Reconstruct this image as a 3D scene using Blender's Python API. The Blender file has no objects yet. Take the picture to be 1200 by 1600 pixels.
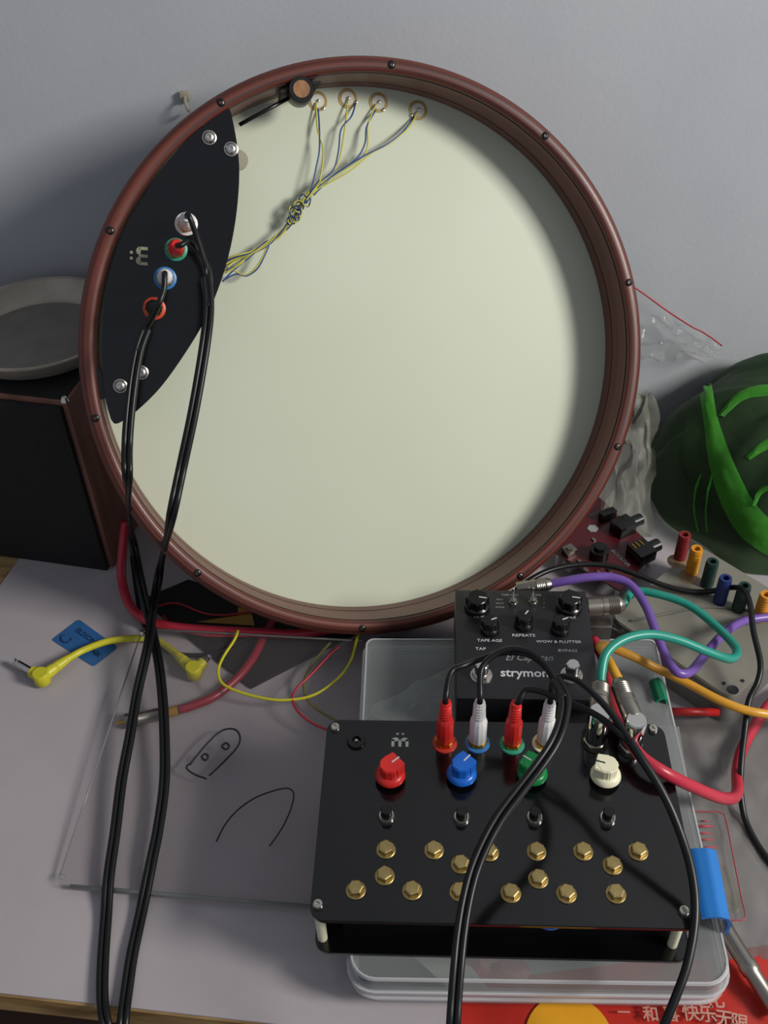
import bpy, bmesh, math, random
from mathutils import Vector as V, Matrix as M, noise

random.seed(7)
SC = bpy.context.scene
COL = SC.collection

# ------------------------------------------------------------------ camera
TH, RO, CH, F = math.radians(42), math.radians(2.0), .665, 1600.0
FW = V((0, math.cos(TH), -math.sin(TH)))
R0 = V((1, 0, 0)); U0 = R0.cross(FW)
CR = R0 * math.cos(RO) - U0 * math.sin(RO)
CU = U0 * math.cos(RO) + R0 * math.sin(RO)
cd = bpy.data.cameras.new('camera'); cam = bpy.data.objects.new('camera', cd); COL.objects.link(cam)
cam.matrix_world = M.Translation((0, 0, CH)) @ M((CR, CU, -FW)).transposed().to_4x4()
cd.sensor_fit = 'VERTICAL'; cd.sensor_height = 24; cd.sensor_width = 18; cd.lens = 24.0 * F / 1600
cd.clip_start = .01; cd.clip_end = 50
SC.camera = cam

# ------------------------------------------------------------------ light
SC.view_settings.view_transform = 'Standard'; SC.view_settings.look = 'None'
SC.view_settings.gamma = 1; SC.view_settings.use_curve_mapping = False
SC.view_settings.exposure = 0.0
W = bpy.data.worlds.new('world'); SC.world = W; W.use_nodes = True
W.node_tree.nodes['Background'].inputs[0].default_value = (.80, .87, 1.0, 1)
W.node_tree.nodes['Background'].inputs[1].default_value = .30
def area(name, loc, aim, size, power, col):
    l = bpy.data.lights.new(name, 'AREA'); l.shape = 'RECTANGLE'; l.size, l.size_y = size
    l.energy = power; l.color = col
    o = bpy.data.objects.new(name, l); COL.objects.link(o); o.location = loc
    o.rotation_euler = (V(aim) - V(loc)).to_track_quat('-Z', 'Y').to_euler()
    return o
area('window_light', (1.74, -.30, 1.36), (0, .65, .2), (.50, .55), 50, (1.0, .98, .93))

# ------------------------------------------------------------------ projecting helpers (photo pixel -> point on a real plane)
def ray(px, py): return FW + CR * ((px - 600) / F) - CU * ((py - 800) / F)
def A(px, py, z=0.0):
    d = ray(px, py); return V((0, 0, CH)) + d * ((z - CH) / d.z)
def Y(px, py, y):
    d = ray(px, py); return V((0, 0, CH)) + d * (y / d.y)

# ------------------------------------------------------------------ materials
def lin(h):
    if not isinstance(h, str): return tuple(h)
    c = [int(h[i:i + 2], 16) / 255 for i in (0, 2, 4)]
    return tuple(x / 12.92 if x < .04045 else ((x + .055) / 1.055) ** 2.4 for x in c)
def mat(name, col, rough=.5, metal=0.0, col2=None, scale=40, bump=0.0, bscale=None, coat=0.0, stretch=None, spec=.5, detail=4, sub=0, uv=False):
    m = bpy.data.materials.new(name); m.use_nodes = True; nt = m.node_tree; N = nt.nodes; L = nt.links
    b = N['Principled BSDF']
    b.inputs['Roughness'].default_value = rough; b.inputs['Metallic'].default_value = metal
    b.inputs['Specular IOR Level'].default_value = spec; b.inputs['Coat Weight'].default_value = coat
    c1 = lin(col); c2 = lin(col2) if col2 else tuple(x * .9 for x in c1)
    tc = N.new('ShaderNodeTexCoord'); mp = N.new('ShaderNodeMapping')
    L.new(tc.outputs['UV' if uv else 'Object'], mp.inputs['Vector'])
    if stretch: mp.inputs['Scale'].default_value = stretch
    nz = N.new('ShaderNodeTexNoise'); nz.inputs['Scale'].default_value = scale; nz.inputs['Detail'].default_value = detail
    L.new(mp.outputs[0], nz.inputs['Vector'])
    rp = N.new('ShaderNodeValToRGB'); rp.color_ramp.elements[0].position = .35; rp.color_ramp.elements[1].position = .65
    rp.color_ramp.elements[0].color = (*c1, 1); rp.color_ramp.elements[1].color = (*c2, 1)
    L.new(nz.outputs[0], rp.inputs[0]); L.new(rp.outputs[0], b.inputs['Base Color'])
    if bump:
        n2 = N.new('ShaderNodeTexNoise'); n2.inputs['Scale'].default_value = bscale or scale * 2; n2.inputs['Detail'].default_value = 3
        L.new(mp.outputs[0], n2.inputs['Vector'])
        bp = N.new('ShaderNodeBump'); bp.inputs['Strength'].default_value = bump; bp.inputs['Distance'].default_value = .001
        L.new(n2.outputs[0], bp.inputs['Height']); L.new(bp.outputs[0], b.inputs['Normal'])
    return m
def film(name, col, alpha, rough=.2, col_t=(1, 1, 1), vary=0.0, vscale=30, gloss=.5, bump=0.0, bscale=60):
    """thin clear or milky plastic: see-through mixed with a coloured glossy surface"""
    m = bpy.data.materials.new(name); m.use_nodes = True; nt = m.node_tree; N = nt.nodes; L = nt.links
    b = N['Principled BSDF']; b.inputs['Base Color'].default_value = (*lin(col), 1)
    b.inputs['Roughness'].default_value = rough; b.inputs['Specular IOR Level'].default_value = gloss
    out = N['Material Output']; tr = N.new('ShaderNodeBsdfTransparent'); tr.inputs[0].default_value = (*col_t, 1)
    mx = N.new('ShaderNodeMixShader'); L.new(tr.outputs[0], mx.inputs[1]); L.new(b.outputs[0], mx.inputs[2])
    L.new(mx.outputs[0], out.inputs[0])
    lw = N.new('ShaderNodeLayerWeight'); lw.inputs[0].default_value = .25
    ad = N.new('ShaderNodeMath'); ad.operation = 'MULTIPLY_ADD'; ad.inputs[1].default_value = .35; ad.inputs[2].default_value = alpha; ad.use_clamp = True
    L.new(lw.outputs['Facing'], ad.inputs[0]); last = ad
    tc = N.new('ShaderNodeTexCoord')
    if vary:
        nz = N.new('ShaderNodeTexNoise'); nz.inputs['Scale'].default_value = vscale; L.new(tc.outputs['Object'], nz.inputs[0])
        a2 = N.new('ShaderNodeMath'); a2.operation = 'MULTIPLY_ADD'; a2.inputs[1].default_value = vary; a2.use_clamp = True
        s = N.new('ShaderNodeMath'); s.operation = 'SUBTRACT'; s.inputs[1].default_value = .5
        L.new(nz.outputs[0], s.inputs[0]); L.new(s.outputs[0], a2.inputs[0]); L.new(ad.outputs[0], a2.inputs[2]); last = a2
    if bump:
        n2 = N.new('ShaderNodeTexNoise'); n2.inputs['Scale'].default_value = bscale; L.new(tc.outputs['Object'], n2.inputs[0])
        bp = N.new('ShaderNodeBump'); bp.inputs['Strength'].default_value = bump; bp.inputs['Distance'].default_value = .003
        L.new(n2.outputs[0], bp.inputs['Height']); L.new(bp.outputs[0], b.inputs['Normal'])
    L.new(last.outputs[0], mx.inputs[0])
    return m

MT = dict(
    wall=mat('wall_paint', 'b4b6ba', .8, col2='adafb4', scale=6, bump=.15, bscale=250),
    floor=mat('floor_board', '5a4638', .5, col2='4a382c', scale=5),
    sheet=mat('white_sheet', 'aaa2a4', .55, col2='a39b9e', scale=9, bump=.1, bscale=120),
    deskwood=mat('desk_wood', 'a98a5c', .5, col2='7c5f38', scale=14, stretch=(1, 8, 8), detail=6),
    deskside=mat('desk_frame_wood', '3a211a', .45, col2='2b1712', scale=10),
    rim=mat('stained_wood', '6e3324', .42, col2='331410', scale=3.2, uv=True, stretch=(.8, 110, 1), detail=5, bump=.02, coat=.05),
    shell=mat('shell_wood', '70463c', .42, col2='5c382f', scale=3.0, uv=True, stretch=(1.0, 30, 1), detail=5),
    seam=mat('dark_seam', '2a1310', .6),
    skin=mat('drum_skin', 'c9cdb8', .42, col2='c4c8b2', scale=4, spec=.35),
    black=mat('black_plastic', '0b0b0c', .3), satin=mat('black_acrylic', '070708', .13, spec=.6, col2='08080a'),
    rubber=mat('black_rubber', '0c0d0d', .4, spec=.4), blackmatt=mat('black_fabric', '0d0c0d', .8, col2='151416', scale=300),
    pedal=mat('pedal_paint', '1d1c20', .38, col2='1a191d', scale=500),
    steel=mat('steel', 'd0ccc4', .28, 1.0), steel_d=mat('dull_steel', '9b958c', .35, 1.0), chrome=mat('chrome', 'd8d6d2', .1, 1.0),
    gold=mat('gold', 'd9a33a', .2, 1.0), brass=mat('brass', 'c6b07a', .40, 1.0, col2='b59e66', scale=150),
    white=mat('white_plastic', 'dcdad8', .3), cream=mat('cream_plastic', 'e4dfc0', .35), red=mat('red_plastic', 'd32a24', .32),
    blue=mat('blue_plastic', '155fc0', .3), green=mat('green_plastic', '118040', .3), washblue=mat('blue_washer', '3277b8', .4),
    washgreen=mat('green_washer', '2f8f76', .4), washred=mat('red_washer', 'b22a22', .4), washorange=mat('orange_washer', 'd4492a', .4),
    teal=mat('teal_cable', '1f8c79', .35), purple=mat('purple_cable', '6d4e9c', .35), yellowc=mat('yellow_cable', 'd0942a', .35),
    pink=mat('crimson_cable', 'b5283c', .35), darkred=mat('dark_red_cable', '8e1c2c', .35), yel=mat('yellow_plastic', 'c6bd28', .4), redwire=mat('thin_red_wire', 'a3202c', .4),
    yelwire=mat('yellow_wire', 'c4bd4a', .4), bluewire=mat('blue_wire', '2c4a86', .4), olive=mat('olive_wire', '77702c', .4),
    print_=mat('white_print', 'c9c9c9', .5), printdim=mat('grey_print', '8f9490', .5), logo=mat('pale_logo', 'a9a88a', .5),
    ink=mat('marker_ink', '16151c', .5), bluecard=mat('blue_card', '2b5f97', .5, col2='27568a', scale=60), navy=mat('navy_print', '142f55', .5),
    pcb=mat('red_circuit_board', '4d0f18', .35), enc=mat('grey_cast_metal', '7c796e', .5, col2='757267', scale=30), encside=mat('grey_cast_side', '6b6864', .55),
    panelb=mat('beige_panel', '7d7a6e', .5, col2='757165', scale=40), socketred=mat('dark_red_socket', '7a1d20', .35), socketorange=mat('orange_socket', 'd08a1c', .35),
    socketgreen=mat('dark_green_socket', '15302a', .35), socketblue=mat('dark_blue_socket', '1c2d66', .35),
    amber=mat('amber_tape', '9a7420', .35), redbag=mat('red_plastic_bag', 'b9291c', .4, col2='a32318', scale=12, bump=.6, bscale=20), gildy=mat('yellow_print', 'd8981c', .4),
    wood=mat('box_wood', '86594a', .45, col2='6d4538', scale=12, stretch=(6, 6, 1)), knobwood=mat('knob_wood', '9a6d42', .5, col2='7d5430', scale=60, stretch=(6, 1, 1)),
    pan=mat('pan_metal', 'b5ab9c', .45, .25, col2='a09788', scale=30), pandark=mat('pan_bottom', '7d7770', .5, .2, col2='716c66', scale=40),
    coil=mat('dark_hose', '151a14', .5), bluelatch=mat('blue_latch', '1e74c4', .35), greenlatch=mat('green_latch', '16805a', .4),
    glue=mat('old_glue', '80694a', .4), redlatch=mat('red_latch', 'ab1b1b', .4), paper=mat('white_paper', 'b9bab2', .6), darkboard=mat('dark_teal_board', '2b3a3c', .5),
    disc=mat('dull_disc', 'a09a88', .5), ring=mat('piezo_brass', 'b59a66', .35, .6), ceramic=mat('piezo_ceramic', 'd6d3c6', .4),
    bagprint=mat('pale_bag_print', 'b98a7a', .5), redprint=mat('red_print', 'a83c44', .5),
)
MT['acrylic'] = film('clear_acrylic', '9a9496', .02, .04, (.965, .96, .96), gloss=.6)
MT['acredge'] = film('acrylic_edge', '8d8f8c', .72, .15)
MT['tub'] = film('milky_plastic', 'c8c5c8', .52, .3, (.94, .95, .95), vary=.12, vscale=12)
MT['tubedge'] = film('milky_plastic_edge', 'd2d0d2', .6, .25)
MT['lid'] = film('clear_lid_plastic', 'a6a8a7', .26, .25, (.92, .94, .94), vary=.12, vscale=14)
MT['clearbag'] = film('clear_film', 'a9a9a2', .06, .16, (.98, .98, .98), vary=.22, vscale=45, gloss=.8, bump=.8, bscale=50)
MT['greyfilm'] = film('grey_film', '7c7a75', .50, .22, (.9, .9, .9), vary=.3, vscale=18, gloss=.7, bump=.6, bscale=35)
MT['net'] = film('green_film', '40583a', .40, .45, (.45, .55, .43), vary=.3, vscale=14, bump=.5, bscale=30, gloss=.2)
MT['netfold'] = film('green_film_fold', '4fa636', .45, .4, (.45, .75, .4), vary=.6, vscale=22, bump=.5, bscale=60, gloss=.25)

# ------------------------------------------------------------------ mesh helpers
def merge(bm, other, mx=None):
    if mx is not None: other.transform(mx)
    me = bpy.data.meshes.new('t'); other.to_mesh(me); other.free(); bm.from_mesh(me); bpy.data.meshes.remove(me); return bm
def box(sx, sy, sz, mx=None, bevel=0.0, seg=2):
    """box standing on z=0, centred in x and y"""
    b = bmesh.new(); bmesh.ops.create_cube(b, size=1); b.transform(M.Diagonal((sx, sy, sz, 1)) @ M.Translation((0, 0, .5)))
    if bevel: bmesh.ops.bevel(b, geom=b.edges[:], offset=bevel, segments=seg, affect='EDGES', profile=.6)
    if mx is not None: b.transform(mx)
    return b
def lathe(prof, seg=32, mx=None, uv=False, close=False):
    b = bmesh.new(); n = len(prof); rows = []
    for i in range(seg):
        a = 2 * math.pi * i / seg; c, s = math.cos(a), math.sin(a)
        rows.append([b.verts.new((r * c, r * s, z)) for r, z in prof])
    uvl = b.loops.layers.uv.new('uv') if uv else None
    ln = [0]
    for k in range(1, n + 1): ln.append(ln[-1] + (V(prof[k % n]) - V(prof[k - 1])).length)
    for i in range(seg):
        for k in range(n if close else n - 1):
            q = [rows[i][k], rows[(i + 1) % seg][k], rows[(i + 1) % seg][(k + 1) % n], rows[i][(k + 1) % n]]
            try: f = b.faces.new(q)
            except ValueError: continue
            if uv:
                for l, (ii, kk) in zip(f.loops, ((i, k), (i + 1, k), (i + 1, k + 1), (i, k + 1))): l[uvl].uv = (ii / seg * 1.4, ln[kk])
    bmesh.ops.remove_doubles(b, verts=b.verts[:], dist=1e-7)
    bmesh.ops.recalc_face_normals(b, faces=b.faces[:])
    if mx is not None: b.transform(mx)
    return b
def cyl(r, h, mx=None, seg=24, r2=None, bev=0.0):
    r2 = r if r2 is None else r2
    if bev: return lathe([(0, 0), (r, 0), (r, h * 0 + 0), (r2, h - bev), (r2 - bev, h), (0, h)], seg, mx)
    return lathe([(0, 0), (r, 0), (r2, h), (0, h)], seg, mx)
def prism(pts, h, mx=None, bevel=0.0):
    b = bmesh.new(); f = b.faces.new([b.verts.new((p[0], p[1], 0)) for p in pts])
    r = bmesh.ops.extrude_face_region(b, geom=[f]); bmesh.ops.translate(b, vec=(0, 0, h), verts=[v for v in r['geom'] if isinstance(v, bmesh.types.BMVert)])
    bmesh.ops.recalc_face_normals(b, faces=b.faces[:])
    if bevel: bmesh.ops.bevel(b, geom=[e for e in b.edges if abs(e.calc_face_angle(0)) > .6], offset=bevel, segments=2, affect='EDGES')
    if mx is not None: b.transform(mx)
    return b
def rrect(w, d, r, n=6, rb=None):
    o = []
    for sx, sy, a0 in ((1, 1, 0), (-1, 1, 90), (-1, -1, 180), (1, -1, 270)):
        q = rb if rb is not None and sy > 0 else r; cx, cy = sx * (w / 2 - q), sy * (d / 2 - q)
        for i in range(n + 1):
            a = math.radians(a0 + 90 * i / n); o.append((cx + q * math.cos(a), cy + q * math.sin(a)))
    return o
def smooth(pts, k=8, closed=False):
    P = [V(p) for p in pts]; n = len(P); out = []
    for i in range(n if closed else n - 1):
        if closed: a, b, c, d = P[i - 1], P[i], P[(i + 1) % n], P[(i + 2) % n]
        else: a, b, c, d = P[max(i - 1, 0)], P[i], P[i + 1], P[min(i + 2, n - 1)]
        for j in range(k):
            t = j / k; out.append(.5 * ((2 * b) + (c - a) * t + (2 * a - 5 * b + 4 * c - d) * t * t + (3 * b - a - 3 * c + d) * t ** 3))
    if not closed: out.append(P[-1])
    return out
def tube(pts, r, seg=10, k=8, sm=True, closed=False, flat=1.0):
    P = smooth(pts, k, closed) if sm else [V(p) for p in pts]; n = len(P); b = bmesh.new()
    T = [((P[(i + 1) % n] if closed else P[min(i + 1, n - 1)]) - (P[i - 1] if closed or i else P[0])).normalized() for i in range(n)]
    u = T[0].orthogonal().normalized(); rings = []
    for i in range(n):
        u = (u - T[i] * u.dot(T[i])).normalized(); w = T[i].cross(u); rr = r(i / (n - 1)) if callable(r) else r
        rings.append([b.verts.new(P[i] + u * (rr * math.cos(a)) + w * (rr * math.sin(a))) for a in (2 * math.pi * j / seg for j in range(seg))])
    for i in range(n if closed else n - 1):
        A_, B_ = rings[i], rings[(i + 1) % n]
        for j in range(seg): b.faces.new((A_[j], A_[(j + 1) % seg], B_[(j + 1) % seg], B_[j]))
    if not closed: b.faces.new(rings[0][::-1]); b.faces.new(rings[-1])
    return b
def offset_path(pts, off, ref=V((0, -.6, .8))):
    P = smooth(pts, 6); n = len(P); o = []
    for i in range(n):
        t = (P[min(i + 1, n - 1)] - P[max(i - 1, 0)]).normalized(); s = t.cross(ref).normalized(); o.append(P[i] + s * off)
    return o
def twin(pts, r):
    b = tube(offset_path(pts, r * .93), r, sm=False); return merge(b, tube(offset_path(pts, -r * .93), r, sm=False))
def sheetgrid(fn, nu, nv, thick=0.0):
    b = bmesh.new(); g = [[b.verts.new(fn(i / nu, j / nv)) for j in range(nv + 1)] for i in range(nu + 1)]
    for i in range(nu):
        for j in range(nv): b.faces.new((g[i][j], g[i + 1][j], g[i + 1][j + 1], g[i][j + 1]))
    bmesh.ops.recalc_face_normals(b, faces=b.faces[:])
    if thick: bmesh.ops.solidify(b, geom=b.faces[:], thickness=thick)
    return b
def tri(p, i=0): return (1, 0, 0)

WMX = {}
def link(o, parent, world):
    COL.objects.link(o)
    if parent is not None:
        o.parent = parent; o.matrix_parent_inverse = M.Identity(4); o.matrix_basis = WMX[parent.name].inverted() @ world
    else: o.matrix_basis = world
    WMX[o.name] = world; return o
def mk(name, bm, m, parent=None, at=None, smoothing=True, ang=40, label=None):
    """bm holds world coordinates (at=None) or local ones (at=world matrix)"""
    if at is None:
        co = [v.co for v in bm.verts]; lo = V([min(c[i] for c in co) for i in range(3)]); hi = V([max(c[i] for c in co) for i in range(3)])
        c = V(((lo.x + hi.x) / 2, (lo.y + hi.y) / 2, lo.z)); bm.transform(M.Translation(-c)); at = M.Translation(c)
    me = bpy.data.meshes.new(name)
    for f in bm.faces: f.smooth = smoothing
    for e in bm.edges:
        if len(e.link_faces) == 2 and e.calc_face_angle(0) > math.radians(ang): e.smooth = False
    bm.to_mesh(me); bm.free(); me.materials.append(MT[m] if isinstance(m, str) else m)
    o = bpy.data.objects.new(name, me)
    if label: o['label'] = label
    return link(o, parent, at)
def thing(name, loc, label, cat, group=None, rz=0.0, at=None):
    o = bpy.data.objects.new(name, None); o.empty_display_size = .01
    link(o, None, at if at is not None else M.Translation(loc) @ M.Rotation(rz, 4, 'Z')); return tag(o, label, cat, group)
def tag(o, label=None, cat=None, group=None, kind=None):
    if label: o['label'] = label
    if cat: o['category'] = cat
    if group: o['group'] = group
    if kind: o['kind'] = kind
    return o
def text_bm(s, size, ex=.00012, bold=0.0, shear=0.0, sx=1.0):
    c = bpy.data.curves.new('t', 'FONT'); c.body = s; c.size = size; c.align_x = 'CENTER'; c.align_y = 'CENTER'; c.extrude = ex; c.offset = bold; c.shear = shear
    c.resolution_u = 2
    o = bpy.data.objects.new('t', c); COL.objects.link(o); bpy.context.view_layer.update()
    me = bpy.data.meshes.new_from_object(o.evaluated_get(bpy.context.evaluated_depsgraph_get()))
    b = bmesh.new(); b.from_mesh(me); bpy.data.objects.remove(o); bpy.data.curves.remove(c); bpy.data.meshes.remove(me)
    b.transform(M.Diagonal((sx, 1, 1, 1))); return b
def frame(o, z, x=None):
    """matrix with origin o and local z along z"""
    z = V(z).normalized(); x = V(x) if x is not None else (V((1, 0, 0)) if abs(z.x) < .9 else V((0, 1, 0)))
    y = z.cross(x).normalized(); x = y.cross(z)
    return M.Translation(o) @ M((x, y, z)).transposed().to_4x4()
RZ = lambda a: M.Rotation(math.radians(a), 4, 'Z')

# ------------------------------------------------------------------ the setting
def struct(name, bm, m):
    return tag(mk(name, bm, m, smoothing=False), kind='structure')
struct('wall_back', box(5, .1, 3.4, M.Translation((0, .912, -.76))), 'wall')
struct('floor', box(5, 4, .05, M.Translation((0, -1.1, -.81))), 'floor')

fl = A(0, 1555); fr = A(400, 1600); fd = (fr - fl).normalized()
P_l = fl - fd * .55; P_r = fl + fd * 1.0
desk = thing('desk', (.05, .55, -.76), 'wooden desk with raw front edge under a white cover sheet', 'desk')
mk('desktop', prism([(P_l.x, P_l.y), (P_r.x, P_r.y), (P_r.x, .858), (P_l.x, .858)], .022, M.Translation((0, 0, -.0235))), 'deskwood', desk, smoothing=False)
mk('apron', prism([(P_l.x + .03, P_l.y + .012), (P_r.x - .03, P_r.y + .012), (P_r.x - .03, P_r.y + .03), (P_l.x + .03, P_l.y + .03)], .09, M.Translation((0, 0, -.1135))), 'deskside', desk, smoothing=False)
for x, y in ((P_l.x + .06, P_l.y + .06), (P_r.x - .06, P_r.y + .06), (P_l.x + .06, .82), (P_r.x - .06, .82)):
    mk('leg', box(.05, .05, .7365, M.Translation((x, y, -.76))), 'deskside', desk, smoothing=False)
s1 = A(25, 880); s2 = A(0, 915); sd = (s2 - s1).normalized()
sl_back = s1 + sd * ((  .857 - s1.y) / sd.y)
t_ = ((fl - s1).cross(fd)).z / (sd.cross(fd)).z; sl_front = s1 + sd * t_
tag(mk('cover_sheet', prism([(sl_front.x, sl_front.y + .0015), (P_r.x - .002, P_r.y + .0015), (P_r.x - .002,   .857), (sl_back.x,   .857)], .0015, M.Translation((0, 0, -.0015))), 'sheet', smoothing=False),
    'large matt white sheet covering the desk top, brown wood showing at its left edge', 'desk cover')

# ------------------------------------------------------------------ drum
DR, DAL, DYW, DDEP, DTK = .2236, .5450, .2300, .0474, .0122
DC = V((-.0022, .6723, DR * math.cos(DAL) + .0545 * math.sin(DAL) + .001))
DN = V((-math.sin(DYW) * math.cos(DAL), math.cos(DYW) * math.cos(DAL), -math.sin(DAL)))      # pointing into the drum
E1 = V((math.cos(DYW), math.sin(DYW), 0)); E2 = E1.cross(DN); E2 = E2 if E2.z > 0 else -E2
DM = M.Translation(DC) @ M((E1, E2, -DN)).transposed().to_4x4()                              # local z comes out of the drum
if DM.determinant() < 0: raise SystemExit('frame')
DI = DM.inverted()
def D(px, py, dep=0.0):
    """photo pixel on a plane parallel to the drum front, dep metres inside it"""
    d = ray(px, py); o = V((0, 0, CH)); t = (DC + DN * dep - o).dot(DN) / d.dot(DN); return o + d * t
def DL(px, py, dep=0.0): return DI @ D(px, py, dep)
drum = thing('frame_drum', (0, 0, 0), 'large round wooden frame drum with cream skin leaning back toward the wall', 'drum', at=DM)
ri = DR - DTK; arc = [(DR, -.054), (DR, -.006), (DR - .0008, -.0028), (DR - .0028, -.0006), (DR - .0058, .0003), (ri + .0030, .0), (ri + .0010, -.0008), (ri + .0001, -.0024), (ri, -.0045)]
mk('hoop', lathe(arc + [(ri + .002, -.0046), (ri + .002, -.030), (ri + .006, -.054)], 160, None, True, True), 'rim', drum, DM, ang=50)
mk('shell', lathe([(ri + .0018, -.0056), (ri - .0003, -.0058), (ri - .0004, -.0322), (ri + .0004, -.0326), (ri + .0004, -.0336), (ri - .0004, -.0340), (ri - .0004, -.0465), (ri + .0018, -.0465)], 160, None, True, True), 'shell', drum, DM, ang=50)
mk('seam_line', lathe([(ri - .0006, -.0326), (ri - .0001, -.0326), (ri - .0001, -.0335), (ri - .0006, -.0335)], 160, None, False, True), 'seam', drum, DM)
mk('hoop_groove', lathe([(ri + .0001, -.0044), (ri - .0005, -.0044), (ri - .0005, -.0057), (ri + .0001, -.0057)], 160, None, False, True), 'seam', drum, DM)
mk('drumhead', lathe([(0, -DDEP), (ri + .004, -DDEP), (ri + .004, -DDEP - .0008), (0, -DDEP - .0008)], 128), 'skin', drum, DM, label='cream white drum skin')
for px, py in ((340, 152), (612, 92), (855, 208), (987, 440), (967, 699), (813, 901), (566, 979), (312, 891), (151, 653), (167, 358)):
    p = DL(px, py, 0); a = math.atan2(p.y, p.x); q = V(((DR - .0065) * math.cos(a), (DR - .0065) * math.sin(a), -.0002))
    sb = lathe([(0, -.0004), (.0011, -.0004), (.0012, .0012), (.0022, .0010), (.0031, .0004), (.0034, -.0006), (.0034, -.004)], 20)
    mk('hoop_screw', sb, 'black', drum, DM @ M.Translation(q))

# lens-shaped electronics plate
PD = .004
Lp = [DL(x, y, PD) for x, y in ((178, 662), (188, 660), (215, 641), (252, 604), (290, 551), (322, 497), (345, 440), (360, 388), (370, 330), (374, 270), (370, 222), (361, 176), (356, 169), (350, 169))]
tip = DL(176, 658, PD)
# the plate's outer edge is an arc just inside the hoop
a0 = math.atan2(Lp[-1].y, Lp[-1].x); a1 = math.atan2(tip.y, tip.x)
if a1 < 0: a1 += 2 * math.pi
r0 = V((Lp[-1].x, Lp[-1].y)).length; r1 = V((tip.x, tip.y)).length
Lo = []
for px, py in ((337, 178), (300, 209), (269, 244), (237, 288), (207, 334), (186, 378), (172, 420), (164, 463), (160, 505), (159, 545), (161, 590), (166, 628), (173, 655)):
    p = DL(px, py, PD); Lo.append(p)
outl = [(p.x, p.y) for p in smooth([*Lp], 4)] + [(p.x, p.y) for p in smooth(Lo, 4)]
mk('electronics_plate', prism(outl[::-1], .003, M.Translation((0, 0, -PD - .003)), .0004), 'satin', drum, DM, ang=30, label='glossy black lens-shaped plate')
for px, py in ((327, 215), (361, 233), (221, 582), (188, 603)):
    p = DL(px, py, PD - .001)
    sc = mk('plate_bolt', lathe([(0, .0018), (.0012, .0018), (.0014, .0032), (.0026, .0031), (.0037, .0022), (.0044, .0008), (.0052, .0005), (.0054, -.0002), (.0054, -.001)], 24), 'steel', drum, DM @ M.Translation((p.x, p.y, -PD + .001)))
    mk('standoff', cyl(.003, .040, seg=12), 'black', drum, DM @ M.Translation((p.x, p.y, -DDEP + .004)))
# brackets fixing the plate to the hoop, and other fittings
p = DL(160, 597, .012); mk('bracket', box(.012, .023, .024, M.Translation((p.x - .0045, p.y - .001, -.030)) @ RZ(8)), 'black', drum, DM)
p = DL(325, 186, .012); mk('bracket', box(.016, .007, .018, M.Translation((p.x - .001, p.y + .0005, -.021)) @ RZ(38)), 'black', drum, DM)
p = DL(378, 250, .030); mk('spacer_disc', cyl(.0075, .003), 'disc', drum, DM @ M.Translation((p.x - .003, p.y, -.030)))
# rod and knob at the top
p = DL(470, 141, .004); q = DL(462, 126, .02)
kb = mk('sensor_knob', lathe([(0, 0), (.0093, 0), (.0097, .001), (.0097, .017), (.0090, .018), (.0062, .018), (.0062, .0172), (0, .0172)], 32), 'black', drum, DM @ M.Translation((p.x, p.y, -.018)))
mk('knob_insert', cyl(.0062, .0012, seg=24), 'knobwood', kb, DM @ M.Translation((p.x, p.y, -.0007)), label='round wooden insert')
e = DL(373, 198, .02); k0 = DL(458, 152, .02); mk('sensor_rod', merge(tube([DM @ V((k0.x, k0.y, -.013)), DM @ V((e.x, e.y, -.013))], .0015, sm=False), bmesh.new()), 'black', drum)
mp_ = DL(461, 127, .02); ma = math.atan2(mp_.y, mp_.x)
def mpf(u, v): a = ma + (.5 - u) * (.150 - .02 * v); return DM @ V(((ri - .0036) * math.cos(a), (ri - .0036) * math.sin(a), -.0030 - .036 * v))
mk('mounting_plate', sheetgrid(mpf, 12, 3, .002), 'blackmatt', drum)
# logo on the plate: three arches of an m with two dots, turned on its side
def m_logo(w):
    b = bmesh.new(); h = w * .62; t = w * .17
    for x in (-w / 2 + t / 2, 0, w / 2 - t / 2): merge(b, box(t, h * .8, .0002, M.Translation((x, -h * .1, 0))))
    for s in (-1, 1):
        pts = [(s * w * .27 + w * .23 * math.cos(a) * 1.05, h * .12 + h * .42 * math.sin(a)) for a in [math.pi * i / 10 for i in range(11)]]
        merge(b, prism(pts, .0002))
        merge(b, cyl(w * .09, .0002, M.Translation((s * w * .16, h * .95, 0)), 12))
    return b
p = DL(222, 400, PD - .0001); mk('maker_mark', m_logo(.013), 'logo', drum, DM @ M.Translation((p.x, p.y, -PD + .0001)) @ RZ(78))

def jack_socket(parent, at, washer, name='rca_socket'):
    o = mk(name, lathe([(0, .0015), (.0070, .0015), (.0083, .0009), (.0085, 0)], 28), washer, parent, at)
    mk('nut', lathe([(.0034, .0045), (.0060, .0045), (.0066, .0036), (.0066, .0015), (.0034, .0015)], 6, close=True), 'gold', o, at, smoothing=False)
    mk('barrel', lathe([(.0030, .0085), (.0042, .0085), (.0042, .0015), (.0030, .0015)], 20, close=True), 'gold', o, at); return o
for (px, py), w in (((291, 350), 'white'), ((275, 390), 'washgreen'), ((258, 435), 'washblue'), ((241, 482), 'washorange')):
    p = DL(px, py, PD - .0); jack_socket(drum, DM @ M.Translation((p.x, p.y, -PD)), w)

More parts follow.
